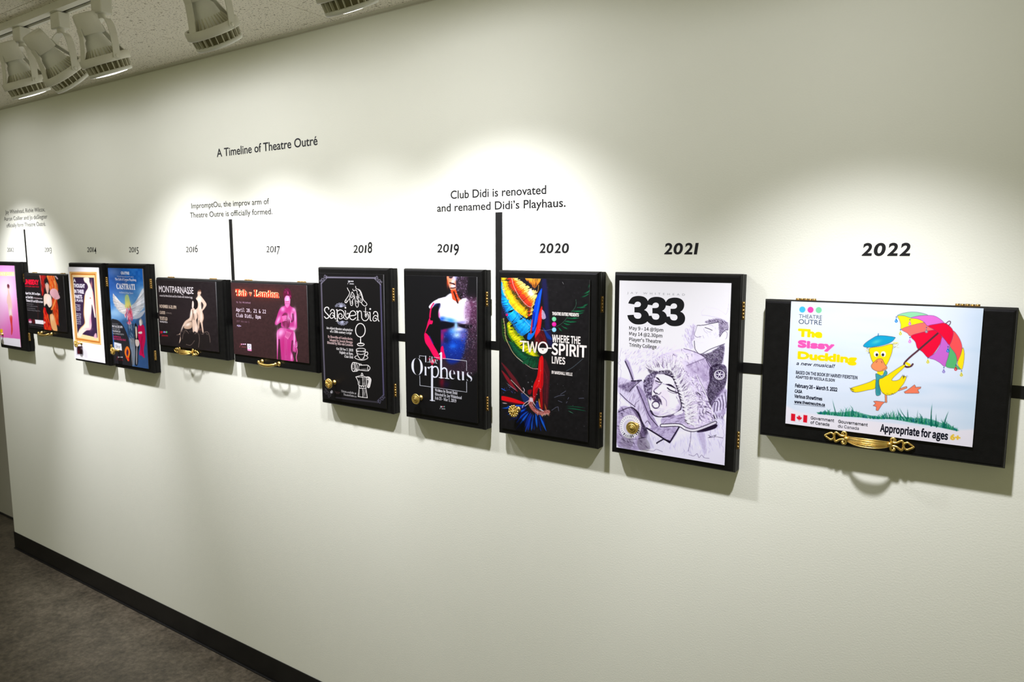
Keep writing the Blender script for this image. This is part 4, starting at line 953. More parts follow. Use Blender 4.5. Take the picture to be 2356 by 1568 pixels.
def body(A, torso, col, hi, sh, w=8):
    A.fill(torso, col, 1, 6)


def art_2017(A):
    A.C[:] += (A.noise((slice(None), slice(None)), 3.0)[..., None] - 0.5) * np.array((10, 6, 6))
    A.at(525, 640, 6.819)
    m1, hi, sh, dp = (184, 52, 128), (240, 176, 220), (140, 30, 90), (78, 30, 50)
    A.fill([(890, 380), (970, 370), (975, 430), (1040, 470), (1070, 540), (1080, 680), (1075, 780), (1010, 820), (960, 800), (980, 780), (840, 760), (830, 690), (760, 730), (735, 700), (760, 620), (800, 500), (840, 450), (890, 425)], m1, 1, 8)
    A.fill([(890, 270), (965, 270), (975, 360), (960, 420), (930, 460), (895, 410)], (226, 120, 180), 1, 8).blob(930, 320, 26, 40, (255, 226, 250), 0.9)
    A.line([(895, 395), (960, 395)], (150, 40, 90), 10, 0.6).line([(905, 365), (950, 365)], (170, 30, 80), 14, 0.8).line([(928, 300), (922, 340)], (190, 80, 140), 8, 0.6)
    A.fill([(880, 312), (864, 225), (890, 165), (922, 148), (962, 166), (990, 222), (996, 300), (974, 322), (962, 280), (930, 268), (904, 276)], (84, 20, 50), 1, 8).hatch([(880, 190), (920, 165), (975, 220), (980, 280), (885, 280)], 30, 1.2, 44, [(180, 54, 122), (60, 14, 36)], 7, 0.8, jit=0.25)
    A.blob(860, 480, 34, 40, hi, 0.8).blob(1030, 490, 26, 34, hi, 0.8).blob(1000, 570, 22, 60, hi, 0.8).blob(950, 500, 50, 60, (190, 50, 120), 0.6).blob(1055, 620, 16, 120, hi, 0.8).blob(1000, 790, 60, 30, hi, 0.8).blob(790, 650, 24, 70, hi, 0.8, 0.4)
    A.line([(1015, 560), (1020, 650), (990, 680)], dp, 26, 0.7, soft=12)
    A.fill([(860, 560), (900, 535), (940, 560), (965, 620), (970, 700), (950, 770), (880, 760), (850, 700), (840, 620)], (120, 36, 76), 1, 8).blob(945, 610, 20, 60, (240, 160, 210), 0.8).line([(965, 620), (985, 690)], (240, 180, 220), 10, 0.8)
    A.fill([(830, 620), (850, 590), (905, 575), (920, 600), (900, 640), (850, 680), (830, 670)], (206, 70, 140), 1, 6)
    for k in range(4):
        A.line([(850 + k * 6, 600 + k * 22), (890, 596 + k * 20), (915, 590 + k * 22)], (236, 130, 190), 12, 0.9)
    back = [(840, 770), (900, 780), (980, 800), (1040, 840), (1070, 960), (1085, 1060), (1060, 1160), (1030, 1140), (1015, 1190), (1020, 1300), (830, 1275), (820, 1100), (800, 960), (785, 1100), (778, 1270), (768, 1270), (765, 1060), (762, 860), (790, 800)]
    A.fill(back, (190, 58, 132), 1, 8)
    A.blob(830, 850, 50, 70, (246, 196, 232), 0.85, 0.5).blob(905, 960, 14, 260, (220, 110, 172), 0.6).blob(860, 1060, 30, 180, (190, 34, 114), 0.6).blob(960, 1080, 36, 160, (196, 40, 124), 0.6).blob(1040, 950, 14, 150, (255, 210, 240), 0.8).blob(775, 980, 8, 160, (255, 190, 236), 0.8).blob(995, 1230, 14, 60, (255, 190, 236), 0.8)
    A.line([(1010, 980), (1000, 1120), (1020, 1180)], dp, 24, 0.8, soft=10).line([(802, 960), (812, 1100), (826, 1270)], dp, 22, 0.9, soft=6).line([(908, 840), (905, 1000), (910, 1200)], (170, 30, 100), 10, 0.6, soft=8)
    A.line([(1070, 1060), (1085, 1140), (1070, 1230), (1080, 1300)], (230, 110, 170), 12, 0.9).hatch([(1030, 960), (1090, 990), (1085, 1110), (1040, 1140)], 24, 1.9, 50, [hi, sh], 8, 0.8)
    for k in range(5):
        A.line([(925 + k * 16, 830 + k * 6), (915 + k * 14, 880 + k * 5), (898 + k * 10, 915 + k * 8)], (236, 120, 180), 13, 0.9).line([(933 + k * 16, 835 + k * 6), (906 + k * 11, 915 + k * 8)], (110, 24, 70), 5, 0.8, smooth=False)
    og = (255, 190, 120)
    A.text('Tab', 118, 274, 302, 282, 108, (255, 214, 160), 'serif', 0.055).text('Landon', 408, 292, 804, 304, 112, (255, 214, 160), 'serif', 0.055).text('v', 330, 274, 376, 278, 80, (255, 214, 160), 'serif', 0.055)
    A.text('Tab', 120, 274, 300, 282, 106, (224, 40, 20), 'serif', 0.008).text('Landon', 410, 292, 802, 304, 110, (224, 40, 20), 'serif', 0.008).text('v', 332, 274, 374, 278, 76, (224, 40, 20), 'serif', 0.008)
    for x, y, rx in ((210, 230, 130), (610, 245, 230)):
        A.blob(x, y, rx, 80, (190, 60, 30), 0.35)
    A.text('by Jay Whitehead', 134, 384, 352, 392, 26, (170, 130, 150), 'mono').text('April 20, 21 & 22', 128, 518, 594, 544, 54, (246, 226, 236), 'mono').text('Club Didi, 8pm', 132, 608, 514, 626, 54, (246, 226, 236), 'mono')
    A.text('1517 4th Ave S', 136, 682, 332, 694, 26, (130, 96, 108), 'mono').text('$15+', 142, 752, 206, 756, 24, (210, 190, 226), 'mono', 0.02)
    company_mark(A, 215, 1030, 1.6, ((222, 160, 196), (226, 170, 206), (230, 200, 216)), (140, 70, 76))
    A.fill([(300, 1022), (364, 1030), (368, 1138), (306, 1128)], (240, 234, 242), smooth=False).fill([(304, 1105), (367, 1112), (368, 1138), (306, 1128)], (236, 140, 190), smooth=False).line([(335 + 14 * math.cos(t), 1066 + 24 * math.sin(t)) for t in np.linspace(0, 6.2, 12)], (150, 150, 170), 8, closed=True)


def art_2016(A):
    A.C[:] += (A.noise((slice(None), slice(None)), 4.0)[..., None] - 0.5) * 8
    A.at(360, 640, 7.841)
    A.blob(500, 700, 420, 360, (46, 36, 38), 0.6)
    sk, hi, sh = (226, 196, 170), (255, 240, 222), (120, 92, 72)
    rock = [(470, 960), (560, 920), (700, 990), (800, 960), (900, 960), (960, 1020), (970, 1120), (940, 1260), (480, 1230), (460, 1080)]
    A.fill(rock, (32, 27, 26), 0.9, 14, mott=0.4, ms=20)
    for p in ([(490, 1000), (520, 930), (560, 960), (580, 990)], [(690, 1000), (740, 970), (760, 1010)], [(850, 990), (890, 960), (930, 970), (960, 1050), (972, 1150)], [(770, 1010), (775, 1120), (760, 1240)], [(690, 1120), (620, 1200), (540, 1190)], [(480, 1010), (470, 1090)]):
        A.line(p, (130, 112, 100), 9, 0.7)
    A.hatch([(480, 930), (960, 960), (950, 1010), (480, 990)], 40, 0.3, 30, [(160, 140, 126), (60, 50, 46)], 7, 0.6, jit=1.0)
    # standing figure
    A.fill([(760, 260), (790, 300), (815, 330), (870, 400), (905, 470), (870, 540), (830, 590), (850, 650), (855, 720), (835, 800), (850, 960), (830, 960), (795, 780), (770, 900), (760, 930), (745, 800), (750, 650), (720, 560), (735, 420), (715, 360), (740, 330)], sk, 1, 6)
    A.fill([(812, 420), (850, 480), (822, 556), (806, 500)], (40, 32, 32), 1, 8)
    A.blob(775, 380, 40, 60, hi, 0.9).blob(790, 520, 26, 60, hi, 0.7).blob(810, 690, 18, 90, hi, 0.7).line([(838, 620), (850, 720), (830, 800)], sh, 14, 0.5, soft=8).line([(770, 760), (775, 860)], sh, 14, 0.8, soft=6)
    A.fill([(745, 250), (755, 225), (785, 205), (805, 230), (805, 270), (785, 300), (755, 300), (742, 280)], (220, 186, 160), 1, 6).fill([(755, 240), (770, 208), (800, 208), (808, 240), (790, 235)], (104, 72, 54), 1, 6)
    A.blob(790, 920, 30, 24, (120, 84, 70), 0.7)
    # seated figure
    A.fill([(650, 540), (720, 540), (750, 600), (740, 700), (720, 760), (750, 880), (740, 970), (690, 950), (665, 970), (650, 880), (640, 770), (560, 790), (520, 850), (480, 870), (450, 950), (430, 1000), (440, 1100), (410, 1170), (430, 1060), (430, 1010), (365, 1018), (430, 985), (470, 860), (520, 770), (605, 700), (620, 580)], sk, 1, 6)
    A.fill([(500, 860), (560, 790), (640, 780), (640, 880), (580, 910), (510, 900)], (196, 164, 136), 1, 8).blob(570, 830, 50, 26, hi, 0.9, -0.4).blob(625, 640, 16, 80, hi, 0.9, 0.2).blob(700, 600, 30, 50, hi, 0.8).blob(715, 900, 20, 60, hi, 0.7).blob(470, 890, 14, 60, hi, 0.6, 0.4)
    A.line([(655, 570), (660, 680), (640, 760)], sh, 14, 0.8, soft=6).line([(735, 620), (745, 690)], sh, 10, 0.7).line([(672, 640), (680, 740)], (80, 60, 50), 20, 0.5, soft=8)
    A.fill([(640, 540), (650, 420), (690, 370), (740, 400), (752, 470), (740, 530), (700, 560), (680, 530)], (26, 20, 22), 1, 6).fill([(642, 520), (648, 420), (664, 405), (676, 450), (672, 520), (660, 545)], (240, 220, 204), 1, 5)
    wt = (236, 228, 226)
    A.text('MONTPARNASSE', 52, 246, 672, 274, 112, wt, bold=0.0)
    A.line([(430, 215), (450, 270), (485, 296)], wt, 9).line([(560, 240), (575, 280), (600, 270)], wt, 8)
    A.text('created by Maria Bodin and Ezra Shields with Andrew Legg', 60, 326, 650, 352, 34, (206, 198, 196), bold=0.012)
    cr = (222, 200, 176)
    A.text('NOVEMBER 16-20, 8PM', 62, 528, 362, 546, 56, cr, bold=0.016).text('CLUB DIDI', 62, 634, 160, 642, 50, cr, bold=0.016).text('(517 4TH AVE S)', 180, 634, 276, 640, 26, (150, 136, 126)).text('TICKETS $20', 64, 744, 202, 754, 56, cr, bold=0.016).text('THEATREOUTRE.CA', 64, 790, 204, 800, 26, wt, bold=0.016)
    company_mark(A, 100, 965, 2.4, ((222, 30, 60), (120, 170, 236), (90, 210, 110)), (190, 24, 46))
    A.disc(165, 966, 12, (222, 60, 170))


def art_2015(A):
    A.at(150, 600, 6.032)
    t = np.clip((A.Y - 615) / 120, 0, 1)[..., None]
    A.C[:] = np.array((24, 104, 190)) * (1 - t) + np.array((40, 96, 160)) * t
    A.C[:] += (A.noise((slice(None), slice(None)), 5.0)[..., None] - 0.5) * 30
    A.fill([(560, 60), (720, 90), (800, 150), (900, 340), (940, 460), (700, 500), (600, 420)], (56, 88, 160), 0.6, 26)
    A.blob(680, 150, 90, 60, (130, 160, 216), 0.5).blob(860, 560, 220, 160, (120, 176, 220), 0.8).blob(1080, 420, 90, 90, (150, 200, 236), 0.8).blob(880, 640, 200, 40, (190, 220, 240), 0.5).blob(700, 720, 90, 50, (170, 206, 230), 0.7)
    A.fill([(620, 700), (760, 640), (1000, 660), (1130, 600), (1150, 860), (900, 800), (640, 840)], (150, 190, 214), 0.5, 50)
    A.fill([(780, 860), (840, 800), (960, 850), (1000, 1000), (900, 1200), (860, 1000)], (60, 96, 130), 0.9, 30, mott=0.4)
    A.fill([(960, 900), (1060, 760), (1140, 700), (1180, 1480), (960, 1480)], (54, 84, 126), 0.9, 20, mott=0.3)
    wing = (216, 212, 204)
    A.fill([(668, 450), (690, 480), (760, 560), (840, 620), (850, 690), (830, 740), (760, 700), (700, 620), (670, 540)], wing, 1, 8).fill([(905, 640), (980, 560), (1090, 370), (1100, 560), (1080, 660), (960, 770), (930, 730)], (222, 226, 228), 1, 10).fill([(940, 800), (1000, 740), (1110, 680), (1050, 780)], (200, 204, 210), 0.9, 10)
    A.feathers([(670, 460), (668, 540), (700, 640), (780, 720)], [(750, 550), (790, 600), (840, 640), (850, 690)], [(190, 186, 180), (226, 222, 214), (240, 238, 230)], 26, 10).feathers([(1095, 400), (1100, 540), (1090, 650), (960, 770)], [(980, 570), (930, 640), (920, 690), (925, 730)], [(200, 208, 214), (236, 240, 244), (190, 196, 204)], 30, 12)
    A.fill([(832, 500), (855, 465), (880, 480), (900, 560), (915, 640), (840, 650), (835, 580)], (206, 216, 120), 1, 8).blob(855, 500, 26, 50, (150, 196, 150), 0.6).blob(870, 600, 36, 40, (240, 226, 120), 0.8)
    A.hatch([(835, 640), (915, 640), (940, 760), (920, 890), (870, 890), (835, 760)], 90, 1.5, 70, [(224, 60, 86), (240, 130, 150), (250, 190, 196), (190, 40, 60)], 10, 0.9, jit=0.15)
    A.fill([(880, 890), (960, 880), (980, 1000), (960, 1150), (900, 1120), (870, 1000)], (40, 62, 84), 0.9, 14, mott=0.4).hatch([(860, 880), (980, 880), (960, 1150), (890, 1120)], 40, 1.4, 70, [(120, 150, 170), (30, 46, 64), (170, 190, 200)], 8, 0.7)
    A.fill([(640, 830), (690, 806), (760, 840), (820, 920), (870, 1040), (900, 1180), (930, 1460), (690, 1440), (680, 1100)], (36, 36, 40), 1, 8)
    A.fill([(900, 1100), (970, 1090), (990, 1300), (960, 1440), (930, 1420)], (150, 150, 144), 0.8, 18, mott=0.3)
    A.fill([(970, 870), (1000, 900), (1015, 1000), (1030, 1160), (1015, 1260), (1010, 1430), (970, 1430), (975, 1250), (965, 1080)], (14, 18, 26), 1, 6).fill([(975, 920), (995, 920), (1000, 1040), (985, 1070)], (226, 206, 180), 1, 5).fill([(975, 1090), (1025, 1100), (1025, 1170), (985, 1180)], (220, 206, 190), 1, 6).fill([(990, 1200), (1002, 1200), (998, 1420), (985, 1400)], (180, 176, 176), 0.9, 5)
    A.fill([(1015, 900), (1060, 880), (1100, 910), (1115, 1080), (1090, 1240), (1105, 1340), (1060, 1310), (1030, 1290), (1045, 1180), (1015, 1060)], (206, 8, 80), 1, 6).fill([(1028, 820), (1048, 790), (1072, 820), (1078, 870), (1040, 900), (1026, 860)], (150, 150, 150), 1, 5).fill([(1030, 830), (1055, 815), (1062, 880), (1042, 895)], (244, 232, 220), 1, 4).fill([(1018, 985), (1062, 975), (1066, 1005), (1026, 1005)], (240, 226, 214), 1, 4)
    A.line([(1070, 1050), (1060, 1150), (1075, 1280)], (150, 4, 56), 14, 0.7, soft=6)
    A.disc(874, 1290, 46, (26, 24, 30), 110).fill([(862, 1180), (890, 1210), (902, 1270), (890, 1330), (876, 1390), (850, 1340), (826, 1270), (836, 1210)], (236, 120, 30), 1, 8).fill([(864, 1220), (880, 1260), (866, 1320), (850, 1270)], (60, 20, 70), 1, 8).line([(850, 1340), (880, 1350), (885, 1380)], (226, 30, 40), 16, 0.9)
    A.fill([(680, 1122), (780, 1146), (790, 1240), (684, 1222)], (222, 226, 230), 1, 6, smooth=False).text('Sky', 700, 1196, 768, 1208, 40, (150, 154, 160), bold=0.02)
    company_mark(A, 742, 1332, 1.4, ((200, 200, 206), (200, 200, 206), (200, 200, 206)), (120, 20, 40))
    wt = (244, 246, 250)
    A.text('OUTRE', 776, 184, 892, 188, 40, wt, bold=0.05).text('Michael Mysterious and Friends in', 726, 222, 952, 226, 18, (200, 214, 236)).text('The Cult of Corpus Playalong', 696, 266, 988, 276, 32, wt, 'serif', 0.0).text('or', 830, 292, 860, 294, 14, (180, 196, 220))
    A.text('CASTRATI', 716, 384, 974, 394, 72, wt, 'serif', 0.012).text('An Electro Swing Opera', 752, 446, 944, 452, 22, (206, 220, 240), 'serif')
    g = (206, 206, 206)
    A.text('Club Didi', 654, 876, 738, 880, 16, (130, 130, 134)).text('MAY 6-8, 2015 8PM', 656, 918, 798, 928, 30, g, bold=0.02).text('MATINEE 2PM', 660, 948, 760, 956, 20, (150, 150, 150)).text('THE UPSTAIRS CLUB', 660, 980, 768, 988, 22, g, bold=0.01).text('516 3 AVENUE SOUTH', 664, 1012, 816, 1026, 20, (176, 176, 176))
    A.text('CASTRATI.CA', 668, 1056, 776, 1064, 22, (206, 50, 110)).text('ONE WEEKEND ONLY', 668, 1088, 846, 1106, 24, (206, 50, 110))


def art_2014(A):
    A.at(150, 600, 6.032)
    A.fill([(62, 146), (436, 150), (502, 1164), (138, 1104)], (226, 150, 60), 1, 3, smooth=False)
    for p, c, w in (([(66, 150), (434, 154), (498, 1158), (142, 1100)], (250, 200, 120), 10), ([(90, 176), (416, 182), (476, 1130), (160, 1078)], (190, 110, 40), 10), ([(76, 162), (426, 168), (490, 1146), (150, 1090)], (255, 226, 160), 6)):
        A.line(p, c, w, 0.9, smooth=False, closed=True)
    A.fill([(96, 190), (412, 196), (470, 1110), (166, 1062)], (252, 222, 160), 1, 3, smooth=False)
    A.fill([(112, 222), (400, 228), (452, 1062), (172, 1000)], (56, 36, 66), 1, 3, smooth=False)
    sk = (255, 236, 214)
    A.fill([(258, 232), (330, 232), (340, 290), (375, 380), (395, 480), (402, 600), (420, 720), (424, 780), (408, 770), (392, 680), (372, 600), (365, 700), (358, 800), (368, 890), (350, 950), (300, 960), (250, 1000), (215, 1050), (180, 1040), (172, 1010), (210, 930), (262, 880), (275, 840), (262, 700), (276, 460), (318, 370), (300, 310), (272, 290)], sk, 1, 10)
    A.line([(385, 430), (402, 560), (420, 720)], (214, 120, 110), 14, 0.7, soft=8).blob(350, 840, 16, 90, (240, 150, 190), 0.8).blob(320, 940, 46, 16, (240, 170, 190), 0.7).line([(272, 480), (258, 720), (272, 860), (200, 950)], (236, 170, 70), 8, 0.8, soft=6).disc(350, 512, 10, (196, 120, 110)).blob(365, 330, 12, 60, (226, 150, 140), 0.7)
    A.fill([(398, 1050), (412, 1010), (432, 1000), (442, 1050), (436, 1070), (410, 1068)], (240, 190, 200), 0.9, 10)
    wt = (250, 246, 250)
    for s2, x0, y, x1, h in (('A', 118, 290, 150, 50), ('THOUGHT', 122, 366, 276, 54), ('IN THREE', 130, 444, 262, 54), ('PARTS', 136, 516, 238, 54), ('2 PLAYS', 140, 560, 246, 34)):
        A.text(s2, x0, y, x1, y + 6, h, wt, bold=0.04)
    for i, s2 in enumerate(('Written by', 'Jay White', 'Directed', 'May 2014')):
        A.text(s2, 146 + i * 3, 612 + i * 24, 212, 616 + i * 24, 17, (220, 210, 226), bold=0.01)
    for i, s2 in enumerate(('Club Didi', '8PM nightly', 'Tickets $20', 'At the door', 'Pay what', 'you can')):
        A.text(s2, 158 + i * 2, 736 + i * 27, 222, 742 + i * 27, 18, (220, 210, 226), bold=0.01)
    A.fill([(150, 1190), (170, 1180), (250, 1190), (258, 1310), (160, 1300)], (206, 202, 214), 0.9, 6, smooth=False).fill([(165, 1180), (240, 1180), (242, 1290), (170, 1286)], (46, 12, 26), 1, 5, smooth=False).blob(228, 1210, 12, 18, (210, 210, 216), 0.8).blob(190, 1260, 14, 24, (100, 16, 30), 0.8)


def art_2013(A):
    A.at(0, 600, 7.129)
    A.fill([(395, 236), (1060, 236), (1080, 1150), (480, 1104)], (30, 26, 28), 0.6, 30)
    rd, og = (214, 34, 20), (250, 120, 40)
    A.fill([(690, 236), (760, 250), (720, 340), (720, 520), (690, 560), (690, 400)], (170, 20, 20), 0.9, 14).hatch([(660, 240), (740, 240), (720, 560), (690, 560)], 30, 1.4, 120, [(226, 40, 30), (120, 12, 16)], 12, 0.8, jit=0.1)
    A.fill([(770, 236), (880, 236), (910, 300), (945, 420), (950, 560), (900, 640), (830, 480), (800, 340)], (246, 140, 60), 1, 14).hatch([(770, 236), (880, 236), (945, 420), (940, 560), (830, 480)], 60, 1.35, 140, [(255, 190, 110), (214, 50, 20), (250, 110, 30)], 14, 0.8, jit=0.12)
    A.fill([(860, 620), (920, 600), (960, 800), (955, 1040), (900, 1000), (880, 860)], (232, 60, 20), 1, 14).hatch([(850, 620), (930, 600), (960, 1040), (890, 1040)], 70, 1.45, 150, [(255, 120, 40), (160, 20, 14), (240, 70, 20)], 14, 0.8, jit=0.12)
    A.fill([(720, 760), (770, 800), (800, 930), (850, 1130), (730, 1120), (720, 900)], (226, 20, 22), 1, 16).hatch([(720, 780), (800, 900), (840, 1130), (730, 1120)], 40, 1.4, 120, [(255, 90, 30), (150, 10, 14)], 14, 0.8, jit=0.15)
    A.fill([(820, 880), (870, 870), (905, 960), (945, 1140), (870, 1130), (830, 1020)], (255, 190, 120), 1, 12).blob(860, 930, 24, 50, (255, 226, 180), 0.8)
    A.fill([(725, 560), (760, 535), (830, 560), (850, 640), (850, 730), (800, 760), (760, 700), (730, 740), (718, 640)], (255, 226, 200), 1, 10).blob(800, 640, 36, 70, (255, 246, 232), 0.9)
    A.fill([(765, 700), (800, 750), (850, 810), (850, 860), (790, 870), (755, 800)], (20, 16, 18), 1, 8).line([(850, 790), (890, 700), (910, 640)], (255, 150, 70), 28, 0.95)
    A.fill([(745, 380), (765, 330), (790, 350), (804, 420), (800, 500), (780, 540), (755, 460)], (226, 180, 160), 1, 8).blob(762, 360, 16, 24, (110, 160, 150), 0.8).fill([(735, 300), (770, 310), (800, 380), (770, 350), (745, 370)], (24, 16, 18), 1, 8)
    A.fill([(818, 520), (840, 465), (890, 450), (940, 480), (965, 540), (985, 605), (920, 630), (850, 580)], (246, 190, 196), 1, 6)
    for k in range(7):
        A.line([(900, 630), (830 + k * 25, 480 + abs(k - 3) * 12)], (226, 150, 160), 5, 0.7, smooth=False)
    A.line([(655, 236), (670, 330), (690, 560)], (236, 150, 140), 14, 0.8, taper=1).line([(905, 240), (945, 290)], (226, 200, 206), 22, 0.9, smooth=False)
    A.line([(620, 560), (628, 1000)], (110, 40, 36), 8, 0.5, smooth=False)
    rt = (236, 12, 50)
    A.text('UNISEXY', 402, 384, 640, 392, 84, rt, bold=0.05).text('A VERY QUEER CABARET SHOW', 414, 424, 642, 430, 20, rt)
    wt = (246, 242, 242)
    A.text('April 24, 2013 at 8pm', 420, 542, 662, 556, 34, wt, bold=0.025).text('at Club Didi', 428, 606, 540, 612, 34, wt, bold=0.03).text('517 4th Avenue South', 552, 614, 696, 624, 20, (230, 210, 210), bold=0.015).text('Tickets $15 and $20 at door', 434, 664, 712, 684, 36, wt, bold=0.02)
    for i, (s2, x1) in enumerate((('Advance sales at', 552), ('the box office and online', 620), ('or by telephone', 580), ('Cabaret seating, all ages show', 664))):
        A.text(s2, 444 + i * 3, 708 + i * 34, x1, 714 + i * 37, 20, (130, 126, 128))
    A.fill([(575, 958), (714, 972), (720, 1038), (584, 1024)], (250, 248, 248), 1, 6, smooth=False).disc(730, 1006, 18, (255, 190, 170)).fill([(470, 955), (512, 950), (520, 1010), (478, 1006)], (190, 40, 90), 0.9, 8).fill([(478, 980), (516, 980), (520, 1012), (480, 1010)], (236, 226, 230), 0.8, 8).fill([(535, 955), (572, 960), (572, 1020), (540, 1016)], (90, 16, 22), 0.9, 8)
    A.text('With thanks to our community partners', 484, 1048, 712, 1070, 18, (110, 106, 108))


def art_2012(A):
    A.at(0, 600, 7.129)
    t = np.clip((A.Y - 618) / 150, 0, 1)[..., None]
    A.C[:] = np.array((250, 130, 210)) * (1 - t) + np.array((236, 110, 190)) * t
    A.blob(40, 520, 260, 330, (255, 250, 254), 0.95).blob(-60, 800, 200, 300, (255, 200, 236), 0.7)
    A.fill([(-200, 196), (240, 204), (244, 272), (-200, 262)], (255, 226, 150), 0.95, 8, smooth=False)
    A.fill([(-100, 1180), (334, 1240), (345, 1362), (-100, 1300)], (252, 250, 252), 1, 3, smooth=False)
    sk, rd = (246, 206, 190), (220, 60, 60)
    A.fill([(110, 430), (145, 440), (148, 520), (170, 600), (190, 690), (200, 780), (186, 780), (172, 700), (190, 820), (200, 900), (150, 900), (130, 800), (120, 720), (104, 690), (106, 600), (120, 540)], sk, 1, 8)
    A.fill([(105, 420), (120, 398), (148, 420), (146, 470), (120, 470)], (110, 50, 60), 1, 8).blob(130, 480, 16, 24, (250, 220, 206), 0.9)
    A.fill([(150, 895), (196, 900), (200, 1020), (205, 1110), (192, 1168), (178, 1160), (176, 1040)], (222, 60, 56), 1, 6).blob(165, 840, 24, 60, (255, 244, 240), 0.9)
    A.disc(8, 1105, 26, (255, 206, 30), 30).disc(15, 1150, 16, (250, 240, 190))
    A.disc(5, 1290, 22, (30, 26, 30), 16)
    A.text('CABARET CLUB', -150, 258, 236, 264, 46, (255, 240, 200), bold=0.02)


ARTS = {2022: (art_2022, (226, 238, 247)), 2021: (art_2021, (252, 252, 255)), 2020: (art_2020, (22, 21, 22)), 2019: (art_2019, (17, 17, 18)),
        2018: (art_2018, (19, 18, 18)), 2017: (art_2017, (56, 36, 36)), 2016: (art_2016, (34, 28, 29)), 2015: (art_2015, (30, 100, 180)),
        2014: (art_2014, (255, 253, 252)), 2013: (art_2013, (22, 20, 21)), 2012: (art_2012, (240, 120, 200))}


# ---------------------------------------------------------------- lettering and poster meshes
FONT_DIR = bpy.utils.system_resource('DATAFILES') + '/fonts/'
FONTS = {}
for key, fn in (('inter', 'Inter.woff2'), ('mono', 'DejaVuSansMono.woff2'), ('cjk', 'Noto Sans CJK Regular.woff2'), ('serif', 'NotoSansMath-Regular.woff2')):
    try:
        FONTS[key] = bpy.data.fonts.load(FONT_DIR + fn)          # fonts that ship inside Blender
    except Exception:
        FONTS[key] = None


def glyphs(body, font):
    """the serif face lives in the bold mathematical letters"""
    if font != 'serif' or FONTS['serif'] is None:
        return body
    r = ''
    for ch in body:
        if 'A' <= ch <= 'Z':
            r += chr(0x1D400 + ord(ch) - 65)
        elif 'a' <= ch <= 'z':
            r += chr(0x1D41A + ord(ch) - 97)
        elif '0' <= ch <= '9':
            r += chr(0x1D7CE + ord(ch) - 48)
        else:
            r += ch
    return r


def raw_text(body, font='sans', bold=0.0, shear=0.0):
    """vertices and triangles of one line of type, size 1, baseline at y=0"""
    c = bpy.data.curves.new('type', 'FONT')
    c.body = glyphs(body, font)
    c.size = 1.0
    c.resolution_u = 5
    c.shear = shear
    c.fill_mode = 'FRONT'
    if FONTS.get(font):
        c.font = FONTS[font]
    if bold < 0.032:
        c.offset = bold
    o = bpy.data.objects.new('type', c)
    COL.objects.link(o)
    dg = bpy.context.evaluated_depsgraph_get()
    me = o.evaluated_get(dg).to_mesh()
    me.calc_loop_triangles()
    V = np.empty(len(me.vertices) * 3, 'f'); me.vertices.foreach_get('co', V)
    T = np.empty(len(me.loop_triangles) * 3, 'i'); me.loop_triangles.foreach_get('vertices', T)
    V, T = V.reshape(-1, 3)[:, :2].copy(), T.reshape(-1, 3).copy()
    o.evaluated_get(dg).to_mesh_clear()
    bpy.data.objects.remove(o); bpy.data.curves.remove(c)
    return V, T


CAP = {}


def cap_height(font):
    if font not in CAP:
        V, _ = raw_text('H', font)
        CAP[font] = float(V[:, 1].max()) if len(V) else 0.7
    return CAP[font]


def set_type(body, x, y, w, h, font='sans', bold=0.0, shear=0.0):
    """type fitted to width w and capital height h with its left end on the baseline at (x, y)"""
    V, T = raw_text(body, font, bold, shear)
    if not len(V):
        return V, T
    k = h / cap_height(font)
    lo, hi = V[:, 0].min(), V[:, 0].max()
    V = np.c_[x + (V[:, 0] - lo) * (w / max(hi - lo, 1e-6)), y + V[:, 1] * k]
    return V, T


def raw_mesh(name, V, faces_idx, faces_len, col=None):
    me = bpy.data.meshes.new(name)
    me.vertices.add(len(V)); me.vertices.foreach_set('co', np.ascontiguousarray(V, 'f').ravel())
    me.loops.add(len(faces_idx)); me.loops.foreach_set('vertex_index', np.ascontiguousarray(faces_idx, 'i'))
    me.polygons.add(len(faces_len))
    st = np.concatenate(([0], np.cumsum(faces_len)[:-1])).astype('i')
    me.polygons.foreach_set('loop_start', st)
    me.update(calc_edges=True)
    if col is not None:
        at = me.color_attributes.new('print', 'FLOAT_COLOR', 'POINT')
        at.data.foreach_set('color', np.ascontiguousarray(np.c_[col, np.ones(len(col))], 'f').ravel())
    me.validate()
    return me


